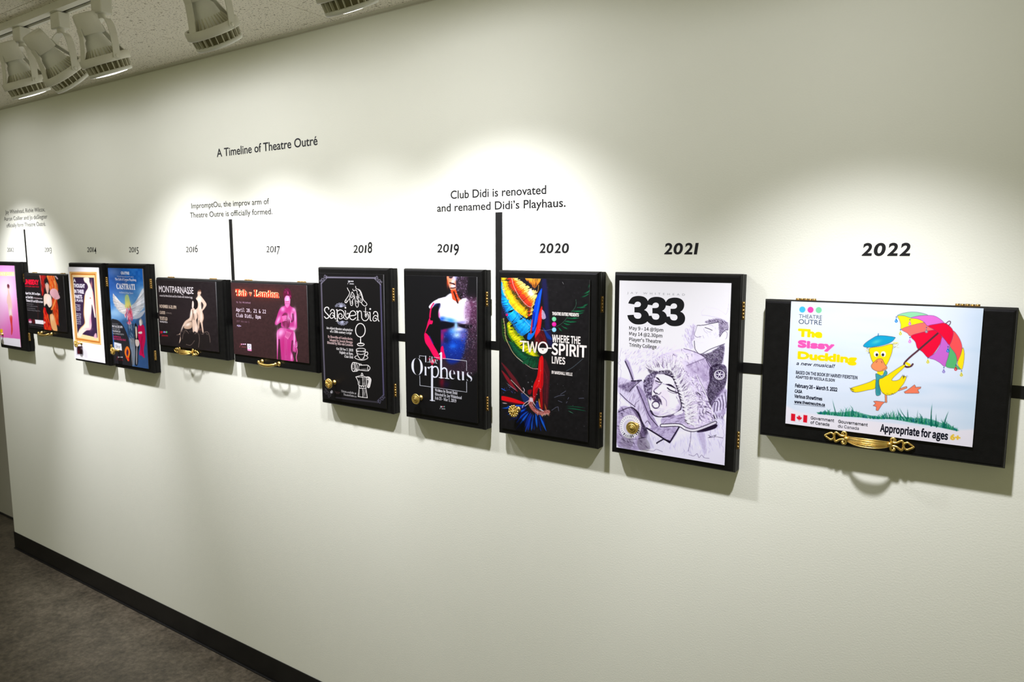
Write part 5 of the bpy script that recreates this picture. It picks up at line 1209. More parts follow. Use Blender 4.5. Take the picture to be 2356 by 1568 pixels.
def paint_fat(A, body, x, y, tw, th, col, font, bold, shear):
    """fat display type: letter outlines swollen by bold (in type sizes) and inked into the print"""
    k = th / cap_height(font)
    r = bold * k
    g = max(r, 0)
    tv, tt = set_type(body, x + g, y + g, tw - 2 * g, th - 2 * g, font, 0.0, shear)
    cnt = {}
    for f in tt:
        for i in range(3):
            e = (min(f[i], f[i - 1]), max(f[i], f[i - 1]))
            cnt[e] = cnt.get(e, 0) + 1
    segs = [e for e, c in cnt.items() if c == 1]
    lo, hi = tv.min(0) - g * 1.6, tv.max(0) + g * 1.6
    i0, i1 = max(int(lo[0] / A.w * (A.nx - 1)), 0), min(int(hi[0] / A.w * (A.nx - 1)) + 2, A.nx)
    j0, j1 = max(int((1 - hi[1] / A.h) * (A.ny - 1)), 0), min(int((1 - lo[1] / A.h) * (A.ny - 1)) + 2, A.ny)
    if i0 >= i1 or j0 >= j1:
        return
    gx, gy = np.meshgrid(np.arange(i0, i1) * A.w / (A.nx - 1), A.h - np.arange(j0, j1) * A.h / (A.ny - 1))
    best, ins = np.full(gx.shape, 1e9), np.zeros(gx.shape, bool)
    for a, b2 in segs:
        p, q = tv[a], tv[b2]
        e = q - p
        L = e @ e + 1e-14
        t = np.clip(((gx - p[0]) * e[0] + (gy - p[1]) * e[1]) / L, 0, 1)
        best = np.minimum(best, (gx - p[0] - t * e[0]) ** 2 + (gy - p[1] - t * e[1]) ** 2)
        if e[1] != 0:
            ins ^= ((p[1] > gy) != (q[1] > gy)) & (gx < e[0] * (gy - p[1]) / e[1] + p[0])
    d = np.where(ins, -1, 1) * np.sqrt(best)
    A.mix((slice(j0, j1), slice(i0, i1)), np.clip(0.5 + (r - d) / (A.w / (A.nx - 1)), 0, 1), col)


INK_GAIN = 0.76
BOARD = 0.0042


def make_poster(year, w, h, door):
    fn, bgc = ARTS[year]
    A = Art(year, w, h, bgc)
    fn(A)
    for t in [t for t in A.texts if t[7] >= 0.032 or t[7] <= -0.003]:
        paint_fat(A, *t)
    ny, nx = A.ny, A.nx
    u, v = np.meshgrid(np.linspace(0, w, nx), np.linspace(h, 0, ny))
    V = [np.c_[u.ravel(), np.full(nx * ny, -BOARD), v.ravel()]]
    C = [np.minimum(srgb(np.clip(A.C.reshape(-1, 3), 0, 255)) * INK_GAIN, 0.9)]
    i = np.arange(nx * ny).reshape(ny, nx)
    q = np.stack([i[:-1, :-1], i[1:, :-1], i[1:, 1:], i[:-1, 1:]], -1).reshape(-1, 4)
    idx, ln = [q.ravel()], [np.full(len(q), 4)]
    n = nx * ny
    # edge and back of the mounting board
    b = np.array([(x, y, z) for y in (-BOARD, 0) for x, z in ((0, 0), (w, 0), (w, h), (0, h))], float)
    V.append(b); C.append(np.tile(srgb((120, 120, 118)) * 0.8, (8, 1)))
    for f in ((0, 4, 5, 1), (1, 5, 6, 2), (2, 6, 7, 3), (3, 7, 4, 0), (4, 7, 6, 5)):
        idx.append(np.array(f) + n); ln.append(np.array([4]))
    n += 8
    for k, (body, x, y, tw, th, col, font, bold, shear) in enumerate([t for t in A.texts if -0.003 < t[7] < 0.032]):
        tv, tt = set_type(body, x, y, tw, th, font, bold, shear)
        if not len(tv):
            continue
        keep = np.ones(len(tt), bool)
        V.append(np.c_[tv[:, 0], np.full(len(tv), -BOARD - 0.00012 - 0.00003 * (k % 12)), tv[:, 1]])
        C.append(np.tile(np.minimum(srgb(col) * INK_GAIN, 0.9), (len(tv), 1)))
        # triangles must face the viewer side (-y)
        a, b2, c2 = tv[tt[:, 0]], tv[tt[:, 1]], tv[tt[:, 2]]
        cr = (b2[:, 0] - a[:, 0]) * (c2[:, 1] - a[:, 1]) - (b2[:, 1] - a[:, 1]) * (c2[:, 0] - a[:, 0])
        tt = np.where(cr[:, None] < 0, tt[:, ::-1], tt)
        idx.append((tt + n).ravel()); ln.append(np.full(len(tt), 3))
        n += len(tv)
    for k, (pts, col) in enumerate(A.cuts):
        tri = np.array(tessellate_polygon([[Vector((x, y, 0)) for x, y in pts]]))
        V.append(np.c_[pts[:, 0], np.full(len(pts), -BOARD - 0.0001 - 0.00004 * k), pts[:, 1]])
        C.append(np.tile(np.minimum(srgb(col) * INK_GAIN, 0.9), (len(pts), 1)))
        a, b2, c2 = pts[tri[:, 0]], pts[tri[:, 1]], pts[tri[:, 2]]
        cr = (b2[:, 0] - a[:, 0]) * (c2[:, 1] - a[:, 1]) - (b2[:, 1] - a[:, 1]) * (c2[:, 0] - a[:, 0])
        tri = np.where(cr[:, None] < 0, tri[:, ::-1], tri)
        idx.append((tri + n).ravel()); ln.append(np.full(len(tri), 3))
        n += len(pts)
    me = raw_mesh('poster', np.concatenate(V), np.concatenate(idx), np.concatenate(ln), np.concatenate(C))
    return link('poster', me, M['print'], door)
# ---------------------------------------------------------------- vinyl lettering on the wall
def wall_lettering(name, lines, label, cat, bold=0.004, group=None, mat='letter'):
    """lines: (text, x0, z baseline, x1, capital height); each letter cut from film a third of a millimetre thick"""
    V, idx, ln, n = [], [], [], 0
    for body, x0, z, x1, h in lines:
        tv, tt = set_type(body, x0, z, x1 - x0, h, 'sans', bold)
        a, b2, c2 = tv[tt[:, 0]], tv[tt[:, 1]], tv[tt[:, 2]]
        cr = (b2[:, 0] - a[:, 0]) * (c2[:, 1] - a[:, 1]) - (b2[:, 1] - a[:, 1]) * (c2[:, 0] - a[:, 0])
        tt = np.where(cr[:, None] < 0, tt[:, ::-1], tt)
        V.append(np.c_[tv[:, 0], np.full(len(tv), -0.0004), tv[:, 1]])
        idx.append((tt + n).ravel()); ln.append(np.full(len(tt), 3)); n += len(tv)
    o = link(name, raw_mesh(name, np.concatenate(V), np.concatenate(idx), np.concatenate(ln)), M[mat], label=label, category=cat)
    if group:
        o['group'] = group
    return o


def year_numerals(year, x0, x1, zb, xh, bold, label):
    """old-style figures: 0 1 2 stand low, 3 4 5 7 9 hang below the line, 6 8 rise above it"""
    V, idx, ln, n = [], [], [], 0
    wid = {'1': 0.52, '0': 1.08}
    tot = sum(wid.get(c, 0.95) for c in year) + 0.16 * (len(year) - 1)
    k = (x1 - x0) / tot
    x = x0
    for c in year:
        w = wid.get(c, 0.95) * k
        hh, z = (xh, zb) if c in '012' else ((xh * 1.38, zb) if c in '68' else (xh * 1.36, zb - xh * 0.36))
        cf = cap_height('sans')
        tv, tt = set_type(c, x, z, w, hh, 'sans', bold, 0.10)
        a, b2, c2 = tv[tt[:, 0]], tv[tt[:, 1]], tv[tt[:, 2]]
        cr = (b2[:, 0] - a[:, 0]) * (c2[:, 1] - a[:, 1]) - (b2[:, 1] - a[:, 1]) * (c2[:, 0] - a[:, 0])
        tt = np.where(cr[:, None] < 0, tt[:, ::-1], tt)
        V.append(np.c_[tv[:, 0], np.full(len(tv), -0.0004), tv[:, 1]])
        idx.append((tt + n).ravel()); ln.append(np.full(len(tt), 3)); n += len(tv)
        x += w + 0.16 * k
    o = link('year_numerals', raw_mesh('year_numerals', np.concatenate(V), np.concatenate(idx), np.concatenate(ln)), M['letter'],
             label=label, category='lettering', group='year numerals above the boxes')
    return o


wall_lettering('title_lettering', [('A Timeline of Theatre Outr\u00e9', -1.9107, 2.0295, -1.3545, 0.0290)], 'long dark heading high on the wall beginning A Timeline of', 'lettering', 0.012)
CG = 'event captions above the marker strips'
wall_lettering('caption_lettering', [('Club Didi is renovated', -0.7922, 1.8307, -0.4665, 0.0225), ("and renamed Didi\u2019s Playhaus.", -0.8437, 1.7950, -0.4068, 0.0220)],
               'two-line black wall caption saying Club Didi is renovated', 'lettering', 0.013, CG)
wall_lettering('caption_lettering', [('ImpromptOu, the improv arm of', -2.0924, 1.8458, -1.6175, 0.0200), ('Theatre Outre is officially formed.', -2.1046, 1.8101, -1.6015, 0.0200)],
               'two-line wall caption about the improv arm being formed', 'lettering', 0.006, CG)
wall_lettering('caption_lettering', [('Jay Whitehead, Richie Wilcox,', -3.7569, 1.8726, -3.3158, 0.0200), ('Aaron Collier and Jo deSlegter', -3.7787, 1.8379, -3.2975, 0.0200), ('officially form Theatre Outr\u00e9.', -3.7581, 1.8034, -3.3205, 0.0200)],
               'faint three-line wall caption at the far end of the wall', 'lettering', -0.002, CG)
for yr, x0, x1, zb, xh, bo in (('2012', -3.7736, -3.6964, 1.6775, 0.0205, -0.004), ('2013', -3.3537, -3.2812, 1.6768, 0.0205, -0.006), ('2014', -2.9350, -2.8514, 1.6765, 0.0212, 0.006), ('2015', -2.5737, -2.4958, 1.6757, 0.0213, 0.0),
                               ('2016', -2.1467, -2.0647, 1.6757, 0.0213, 0.0), ('2017', -1.6444, -1.5670, 1.6754, 0.0220, 0.004), ('2018', -1.2006, -1.1142, 1.6744, 0.0240, 0.014), ('2019', -0.8460, -0.7630, 1.6760, 0.0235, 0.016),
                               ('2020', -0.4870, -0.3955, 1.6748, 0.0243, 0.024), ('2021', -0.1306, -0.0449, 1.6724, 0.0250, 0.026), ('2022', 0.3062, 0.3954, 1.6702, 0.0243, 0.031)):  # stroke weight drops toward the far end, imitating bloom that thins the letters
    year_numerals(yr, x0, x1, zb, xh, bo, 'black numerals %s on the wall above a poster box' % yr)

# ---------------------------------------------------------------- timeline strips on the wall
def strip(name, x0, x1, z0, z1, label, cat='strip', group=None):
    o = link(name, boxmesh(x0, x1, -0.0012, 0.0, z0, z1), M['tape'], label=label, category=cat)
    if group:
        o['group'] = group
    return o


strip('timeline_strip', WALL_END + 0.02, 1.4, 1.3985, 1.4235, 'long horizontal black strip running along the wall behind all the poster boxes')
MG = 'vertical black strips under the wall captions'
strip('marker_strip', -0.632, -0.609, 1.4235, 1.787, 'vertical black strip below the caption about Club Didi', group=MG)
strip('marker_strip', -1.8555, -1.837, 1.4235, 1.798, 'vertical black strip below the caption about ImpromptOu', group=MG)
strip('marker_strip', -3.563, -3.5475, 1.4235, 1.790, 'thin vertical black strip below the three-line caption of founders\' names', group=MG)


# ---------------------------------------------------------------- wooden poster boxes
def door_mesh(w, h):
    """front panel, 18 mm thick, rounded over all round with a small step; local x 0..w, z 0..h, front at y=0"""
    bm = bmesh.new()
    steps = [(0.0, 0.018), (0.0, 0.0095), (0.0012, 0.0080)]
    for k in range(5):
        a = k / 4 * math.pi / 2
        steps.append((0.0012 + 0.0062 * (1 - math.cos(a)), 0.0080 - 0.0080 * math.sin(a)))
    loops = []
    for ins, y in steps:
        loops.append([bm.verts.new(p) for p in ((ins, y, ins), (w - ins, y, ins), (w - ins, y, h - ins), (ins, y, h - ins))])
    for A, B in zip(loops, loops[1:]):
        for k in range(4):
            bm.faces.new((A[k], A[(k + 1) % 4], B[(k + 1) % 4], B[k]))
    bm.faces.new(loops[-1]); bm.faces.new(list(reversed(loops[0])))
    return finish(bm)


def hinge_mesh(along, side):
    """small butt hinge laid over the seam: two leaves and a rolled pin; along 'x' (top) or 'z' (side)"""
    bm = bmesh.new()
    L = 0.0415
    box(bm, -L / 2, L / 2, -0.0050, -0.0008, 0, 0.0012, bevel=0.0004, seg=1)
    box(bm, -L / 2, L / 2, 0.0008, 0.0050, 0, 0.0012, bevel=0.0004, seg=1)
    for k in range(5):
        a, b2 = -L / 2 + k * L / 5 + 0.0003, -L / 2 + (k + 1) * L / 5 - 0.0003
        tube(bm, [(a, 0, 0.0022), (b2, 0, 0.0022)], 0.0022 if k % 2 else 0.0025, 10)
    for x in (-0.014, 0.0, 0.014):
        for y in (-0.0034, 0.0034):
            lathe(bm, [(0.0012, 0.0012), (0.0010, 0.0018), (0.0004, 0.0020)], Matrix.Translation((x, y, 0)), 8)
    if along == 'z':
        bmesh.ops.transform(bm, matrix=Matrix(((0, 0, 1, 0), (0, 1, 0, 0), (1, 0, 0, 0), (0, 0, 0, 1))), verts=bm.verts)
    return finish(bm)


def yaxis(x, y, z):
    """place a lathe so that its height runs toward the viewer side (-y)"""
    return Matrix.Translation((x, y, z)) @ Matrix(((1, 0, 0, 0), (0, 0, -1, 0), (0, 1, 0, 0), (0, 0, 0, 1)))


def knob_mesh(kind):
    bm = bmesh.new()
    Y = yaxis(0, 0, 0)
    lathe(bm, [(0.0085, 0.0), (0.0085, 0.0015), (0.0062, 0.003), (0.0045, 0.007), (0.0042, 0.013), (0.0052, 0.017), (0.0075, 0.0195)], Y, 24)
    if kind == 'rings':
        prof = [(0.0075, 0.0195), (0.0150, 0.0215), (0.0160, 0.0232), (0.0155, 0.0250), (0.0142, 0.0256), (0.0132, 0.0245),
                (0.0095, 0.0262), (0.0085, 0.0275), (0.0078, 0.0264), (0.0060, 0.0268), (0.0052, 0.0284), (0.0040, 0.0276), (0.0028, 0.0290), (0.0004, 0.0296)]
        lathe(bm, prof, Y, 40)
    elif kind == 'carved':
        prof = [(0.0075, 0.0195), (0.0155, 0.0215), (0.0170, 0.0240), (0.0166, 0.0262), (0.0150, 0.0275), (0.0120, 0.0284), (0.0060, 0.0290), (0.0004, 0.0292)]
        lathe(bm, prof, Y, 40)
        R = random.Random(5)
        for k in range(4):
            a = k * math.pi / 2 + 0.6
            c, s = math.cos(a), math.sin(a)
            tube(bm, catmull([(0.003 * c, -0.0290, 0.003 * s), (0.008 * c - 0.002 * s, -0.0300, 0.008 * s + 0.002 * c), (0.0135 * c, -0.0286, 0.0135 * s)], 4), 0.0011, 6)
            for da in (0.5, -0.5):
                a2 = a + da
                tube(bm, catmull([(0.0045 * math.cos(a2), -0.0292, 0.0045 * math.sin(a2)), (0.009 * math.cos(a2 + da * .3), -0.0296, 0.009 * math.sin(a2 + da * .3)), (0.0130 * math.cos(a2 - da * .3), -0.0284, 0.0130 * math.sin(a2 - da * .3))], 4), 0.0009, 6)
            a3 = a + math.pi / 4
            lathe(bm, [(0.0026, 0.0), (0.0022, 0.0014), (0.0004, 0.002)], yaxis(0.0095 * math.cos(a3), -0.0285, 0.0095 * math.sin(a3)), 10)
        lathe(bm, [(0.003, 0.0), (0.0026, 0.0016), (0.0004, 0.0024)], yaxis(0, -0.0285, 0), 12)
    else:                                        # petals: a rosette of beads and scrolls
        prof = [(0.0075, 0.0195), (0.0120, 0.0212), (0.0138, 0.0232), (0.0128, 0.0250), (0.0080, 0.0262), (0.0004, 0.0265)]
        lathe(bm, prof, Y, 40, wob=lambda a, j: 1 + 0.05 * math.cos(a * 9))
        for k in range(13):
            a = 2 * math.pi * k / 13
            r = 0.0136 + 0.0006 * (k % 2)
            lathe(bm, [(0.0033, -0.002), (0.0036, 0.0005), (0.0026, 0.0026), (0.0004, 0.0034)], yaxis(r * math.cos(a), -0.0240, r * math.sin(a)), 10)
        for k in range(6):
            a = 2 * math.pi * k / 6 + 0.3
            pts = []
            for t in range(9):
                q = t / 8 * 1.7 * math.pi
                rr = 0.0034 * (1 - t / 12)
                pts.append((0.0088 * math.cos(a) + rr * math.cos(a + q + 2.2), -0.0268, 0.0088 * math.sin(a) + rr * math.sin(a + q + 2.2)))
            tube(bm, pts, 0.0012, 6)
        for k in range(4):
            a = k * math.pi / 2 + 0.4
            lathe(bm, [(0.0026, 0.0), (0.0024, 0.0022), (0.0004, 0.0036)], yaxis(0.0028 * math.cos(a), -0.0262, 0.0028 * math.sin(a)), 10)
    return finish(bm)


def ornate_grip():
    """convex bowed grip with ribs, local origin at the handle centre on the door"""
    bm = bmesh.new()
    n, m2 = 25, 16
    rings = []
    for i in range(n):
        t = -1 + 2 * i / (n - 1)
        hh = 0.0048 + 0.0046 * (1 - t * t)
        d = 0.006 + 0.0175 * (1 - abs(t) ** 2.6)
        ring = []
        for k in range(m2):
            a = 2 * math.pi * k / m2
            thick = 0.0042 * (0.6 + 0.4 * (1 - t * t))
            g = 1.0 if math.sin(a) > -0.2 else 0.7
            ring.append(bm.verts.new((t * 0.0405, -d + (-thick if math.cos(a) > 0 else thick * 0.6) * abs(math.cos(a)) * g, hh * math.sin(a))))
        rings.append(ring)
    for A, B in zip(rings, rings[1:]):
        for k in range(m2):
            f = bm.faces.new((A[k], A[(k + 1) % m2], B[(k + 1) % m2], B[k])); f.smooth = True
    bm.faces.new(list(reversed(rings[0]))); bm.faces.new(rings[-1])
    for s in (1, -1):                              # raised rims and inner ribs
        for off, r in ((0.92, 0.0016), (0.45, 0.0008), (0.1, 0.0007)):
            pts = []
            for i in range(n):
                t = -1 + 2 * i / (n - 1)
                hh = (0.0048 + 0.0046 * (1 - t * t)) * off
                d = 0.006 + 0.0175 * (1 - abs(t) ** 2.6) + 0.0042 * (0.6 + 0.4 * (1 - t * t)) * math.sqrt(max(0.05, 1 - off * off * 0.85))
                pts.append((t * 0.0395, -d, s * hh))
            tube(bm, pts, r, 6)
    return finish(bm)


def ornate_bracket(sg):
    """pierced scroll leaf at one end of the handle"""
    bm = bmesh.new()
    def P(u, v, d=0.0035):
        return (sg * u / 1000, -d, v / 1000)
    tube(bm, [P(*q) for q in catmull([(83, 0), (77, 4.6), (71.5, 7.3), (66.5, 4.2), (65, 0), (66.5, -4.2), (71.5, -7.3), (77, -4.6)], 4, True)], 0.0025, 8, closed=True)
    lathe(bm, [(0.0024, 0.0005), (0.0030, 0.003), (0.0018, 0.0056), (0.0004, 0.006)], yaxis(sg * 0.083, 0, 0), 10)
    for s in (1, -1):
        path = catmull([(66, 0.5 * s), (64.6, 5.2 * s), (62.4, 9.6 * s), (59, 8.4 * s), (54, 4.8 * s), (49, 3.7 * s), (45, 4.2 * s), (42.4, 7.6 * s), (43.3, 11.4 * s), (46.6, 12.6 * s), (49.3, 10.6 * s), (48.6, 8.1 * s), (46.6, 8.3 * s)], 5)
        n = len(path)
        tube(bm, [P(*q) for q in path], [0.0023 + 0.0006 * math.sin(3.1 * i / n) for i in range(n)], 8)
    lathe(bm, [(0.0052, 0.0), (0.0055, 0.003), (0.0046, 0.007), (0.0050, 0.0105), (0.0030, 0.0125), (0.0004, 0.013)], yaxis(sg * 0.0405, 0, 0), 14)
    return finish(bm)


def bail_handle(w):
    bm = bmesh.new()
    for s in (-1, 1):
        lathe(bm, [(0.0088, 0.0), (0.0088, 0.0015), (0.0070, 0.003), (0.0052, 0.006), (0.0050, 0.012), (0.0060, 0.015), (0.0055, 0.018), (0.0004, 0.0195)], yaxis(s * w / 2, 0, 0), 20)
    pts = catmull([(-w / 2, -0.012, 0), (-w * 0.40, -0.0195, -0.003), (-w * 0.2, -0.0225, -0.0062), (0, -0.0230, -0.0072), (w * 0.2, -0.0225, -0.0062), (w * 0.40, -0.0195, -0.003), (w / 2, -0.012, 0)], 4)
    n = len(pts)
    tube(bm, pts, [0.0040 + 0.0016 * math.sin(math.pi * i / (n - 1)) for i in range(n)], 12)
    return finish(bm)


BOXES = [  # year, x0, x1, z0, z1, orientation, hardware (kind, x, z), label
    (2012, -3.852, -3.5475, 1.1690, 1.6275, 'P', ('knob', 'rings', -3.80, 1.2440), 'tall black box with a pink poster of a slim figure, farthest along the wall'),
    (2013, -3.512, -3.0550, 1.2662, 1.5737, 'L', ('bail', 0.104, -3.3066, 1.2795), 'low black box with a poster of a red-haired performer holding a pink fan'),
    (2014, -3.0392, -2.7361, 1.1677, 1.6277, 'P', ('knob', 'petal', -2.9575, 1.2570), 'tall black box whose white poster shows a pale figure inside a golden frame'),
    (2015, -2.6811, -2.3795, 1.1677, 1.6277, 'P', ('knob', 'carved', -2.6306, 1.2481), 'tall black box with a blue poster of a winged figure in the sky'),
    (2016, -2.3102, -1.8610, 1.2662, 1.5737, 'L', ('ornate', 0, -2.1131, 1.2830), 'low black box with a black poster of two pale dancers on a rock'),
    (2017, -1.8086, -1.3530, 1.2662, 1.5737, 'L', ('bail', 0.094, -1.5938, 1.2833), 'low black box with a maroon poster of two magenta figures embracing'),
    (2018, -1.3318, -1.0076, 1.1677, 1.6277, 'P', ('knob', 'carved', -1.2593, 1.2465), 'tall black box with white line drawings of a cup, torch and coffee pot'),
    (2019, -0.9500, -0.6485, 1.1677, 1.6277, 'P', ('knob', 'rings', -0.8803, 1.2382), 'tall black box with a poster of a bare torso lit in red and blue'),
    (2020, -0.5980, -0.2862, 1.1677, 1.6277, 'P', ('knob', 'petal', -0.5255, 1.2458), 'tall black box with a poster of rainbow-coloured feathers on black'),
    (2021, -0.2452, 0.0705, 1.1677, 1.6277, 'P', ('knob', 'rings', -0.1744, 1.2478), 'tall black box with a white pencil-drawn poster headed 333'),
    (2022, 0.1221, 0.5820, 1.2662, 1.5737, 'L', ('ornate', 0, 0.3455, 1.2873), 'wide black box with a pale blue poster of a yellow duckling and umbrella'),
]
HINGE = {}
PART_CACHE = {}


def cached(key, fn):
    if key not in PART_CACHE:
        bm = fn()
        me = bpy.data.meshes.new(str(key[0]))
        bm.to_mesh(me); bm.free()
        PART_CACHE[key] = me
    return PART_CACHE[key]


POSTER = {  # year: x0, x1, z top, z bottom
    2012: (-3.8290, -3.5956, 1.6070, 1.1900), 2013: (-3.4892, -3.0881, 1.5640, 1.2990), 2014: (-3.0335, -2.7523, 1.6081, 1.1803),
    2015: (-2.6733, -2.3965, 1.6076, 1.1874), 2016: (-2.2993, -1.8949, 1.5650, 1.2980), 2017: (-1.7994, -1.3826, 1.5652, 1.2995),
    2018: (-1.3209, -1.0264, 1.6077, 1.1852), 2019: (-0.9374, -0.6668, 1.6072, 1.1880), 2020: (-0.5827, -0.3098, 1.6070, 1.1858),
    2021: (-0.2270, 0.0491, 1.6074, 1.1851), 2022: (0.1798, 0.5274, 1.5715, 1.3025)}
CASE_Y = DOOR_Y + 0.018 + 0.0012
for year, x0, x1, z0, z1, ori, hw, label in BOXES:
    root = thing('poster_box', label, 'box', (x0, 0, z0), 'black poster boxes along the timeline')
    w, h = x1 - x0, z1 - z0
    # case fixed to the wall
    bm = boxmesh(0.0, w, CASE_Y, 0.0, 0.0, h - 0.001, bevel=0.0012, seg=2)
    link('case', finish(bm), M['case_black'], root)
    door = link('door', door_mesh(w, h), M['wood_black'], root)
    door.location = (0, DOOR_Y, 0)
    # hinges sit over the seam between door and case
    ys = CASE_Y - 0.0008
    if ori == 'P':
        for dz in (0.0755, h - 0.083):
            o = link('hinge', cached(('hinge', 'z'), lambda: hinge_mesh('z', 1)), None, root)
            o.location = (w - 0.0002, ys, dz)
    else:
        for dx in (0.083, w - 0.081):
            o = link('hinge', cached(('hinge', 'x'), lambda: hinge_mesh('x', 1)), None, root)
            o.location = (dx, ys, h - 0.0006)
    px0, px1, pzt, pzb = POSTER[year]
    po = make_poster(year, px1 - px0, pzt - pzb, door)
    po.location = (px0 - x0, -0.0003, pzb - z0)
    if hw[0] == 'knob':
        k = link('knob', cached(('knob', hw[1]), lambda: knob_mesh(hw[1])), None, door)
        k.location = (hw[2] - x0, -0.0046 if (px0 < hw[2] < px1) else 0.0, hw[3] - z0)
    elif hw[0] == 'bail':
        k = link('handle', cached(('handle', hw[1]), lambda: bail_handle(hw[1])), None, door)
        k.location = (hw[2] - x0, 0, hw[3] - z0)
    else:
        g = link('handle', cached(('handle', 'grip'), ornate_grip), None, door)
        g.location = (hw[2] - x0, 0, hw[3] - z0)
        for sg in (1, -1):
            e = link('handle_bracket', cached(('handle_bracket', sg), lambda: ornate_bracket(sg)), None, door)
            e.location = g.location
for me in PART_CACHE.values():
    me.materials.append(M['brass_old'] if me.name.startswith('hinge') else M['brass'])
# ---------------------------------------------------------------- lighting track and spotlights
TRACK_Y = -0.575
root = thing('lighting_track', 'cream lighting track with a black slot fixed to the ceiling above the spotlights', 'track', (0, TRACK_Y, CEIL))
bm = bmesh.new()
ta, tb = -4.6, 1.3
box(bm, ta, tb, -0.0215, 0.0215, -0.006, 0.0)
box(bm, ta, tb, -0.0215, -0.001, -0.021, -0.006)
box(bm, ta, tb, 0.0125, 0.0215, -0.021, -0.006)
link('track_rail', finish(bm), M['lamp_white'], root)
link('track_slot', boxmesh(ta + 0.002, tb - 0.002, -0.001, 0.0125, -0.014, -0.006), M['slot'], root)


def axis_frame(tilt, pan):
    """columns of a frame whose -z is the beam: tilted from straight down toward the wall"""
    return Matrix.Rotation(pan, 4, 'Z') @ Matrix.Rotation(tilt, 4, 'X')


def yoke_mesh(R):
    bm = bmesh.new()
    lathe(bm, [(0.0085, -0.004), (0.0105, -0.006), (0.0105, -0.016), (0.0075, -0.019)], None, 18)
    for s in (1, -1):
        # flat curved arm, 17 mm wide
        path = catmull([(s * 0.004, 0, -0.016), (s * 0.030, 0, -0.024), (s * 0.050, 0, -0.050), (s * 0.0625, 0, -0.090), (s * 0.0675, 0, -0.132)], 5)
        n = len(path)
        prev = None
        for i, p in enumerate(path):
            t = (path[min(i + 1, n - 1)] - path[max(i - 1, 0)]); t = t / np.linalg.norm(t)
            nx = np.array((t[2], 0, -t[0]))
            wd = 0.0085 + 0.0015 * math.sin(math.pi * i / (n - 1))
            q = [bm.verts.new(p + nx * a + np.array((0, b2, 0))) for a, b2 in ((0.0013, -wd), (0.0013, wd), (-0.0013, wd), (-0.0013, -wd))]
            if prev:
                for k in range(4):
                    bm.faces.new((prev[k], prev[(k + 1) % 4], q[(k + 1) % 4], q[k]))
            else:
                bm.faces.new(q)
            prev = q
        bm.faces.new(list(reversed(prev)))
    return finish(bm)


PIVOT = -0.125        # pivot below the adapter bottom


def adapter_mesh():
    bm = boxmesh(-0.026, 0.026, -0.0165, 0.0165, -0.044, 0.0, bevel=0.003)
    return finish(bm)


def ring_mesh():
    bm = bmesh.new()
    lathe(bm, [(0.0575, 0.009), (0.0630, 0.010), (0.0650, 0.009), (0.0658, -0.009), (0.0645, -0.011), (0.0600, -0.011), (0.0575, -0.009), (0.0575, 0.009)], None, 48, cap=False)
    for s in (1, -1):
        lathe(bm, [(0.0045, 0.0), (0.0045, 0.005), (0.003, 0.006)], Matrix.Translation((s * 0.064, 0, 0)) @ Matrix.Rotation(s * math.pi / 2, 4, 'Y'), 12)
    return finish(bm)


def socket_mesh():
    bm = bmesh.new()
    lathe(bm, [(0.004, 0.121), (0.026, 0.121), (0.0295, 0.118), (0.0310, 0.105), (0.0325, 0.068), (0.0315, 0.066), (0.024, 0.066)], None, 32)
    for s in (1, -1):                                       # the two straps down to the ring
        path = [np.array(p) for p in ((0.0, s * 0.0315, 0.085), (0.0, s * 0.034, 0.066), (0.0, s * 0.047, 0.036), (0.0, s * 0.0605, 0.010))]
        prev = None
        for p in path:
            q = [bm.verts.new(p + np.array(d)) for d in ((-0.011, -0.0012, 0), (0.011, -0.0012, 0), (0.011, 0.0012, 0), (-0.011, 0.0012, 0))]
            if prev:
                for k in range(4):
                    bm.faces.new((prev[k], prev[(k + 1) % 4], q[(k + 1) % 4], q[k]))
            else:
                bm.faces.new(q)
            prev = q
        bm.faces.new(list(reversed(prev)))
    return finish(bm)


def bulb_mesh():
    bm = bmesh.new()
    lathe(bm, [(0.020, 0.080), (0.0235, 0.064), (0.0235, 0.056), (0.029, 0.050), (0.0315, 0.040), (0.0345, 0.028), (0.040, 0.010), (0.042, 0.004)], None, 40, cap=False)
    lathe(bm, [(0.0490, -0.0295), (0.0565, -0.0300), (0.0580, -0.0340), (0.0560, -0.0390), (0.0535, -0.0395), (0.0520, -0.0365)], None, 48, cap=False)
    return finish(bm)


def cavity_mesh():
    return finish(lathe(bmesh.new(), [(0.0420, 0.006), (0.0500, 0.000), (0.0510, -0.015), (0.0500, -0.031), (0.0480, -0.034)], None, 40, cap=False))


def fins_mesh():
    bm = bmesh.new()
    for n, th, prof in ((24, 0.0011, ((0.0470, 0.006), (0.0595, 0.000), (0.0568, -0.0305), (0.0480, -0.0305))), (28, 0.0008, ((0.033, 0.030), (0.0372, 0.027), (0.0545, 0.002), (0.040, 0.006)))):
        for k in range(n):
            R = Matrix.Rotation(2 * math.pi * k / n, 4, 'Z')
            q = []
            for d in (-th, th):
                q.append([bm.verts.new(R @ Vector((r, d, z))) for r, z in prof])
            m = len(prof)
            bm.faces.new(q[0]); bm.faces.new(list(reversed(q[1])))
            for i in range(m):
                bm.faces.new((q[0][i], q[1][i], q[1][(i + 1) % m], q[0][(i + 1) % m]))
    return finish(bm)


def lens_mesh():
    return finish(lathe(bmesh.new(), [(0.0525, -0.0370), (0.040, -0.0400), (0.020, -0.0415), (0.0005, -0.042)], None, 40))


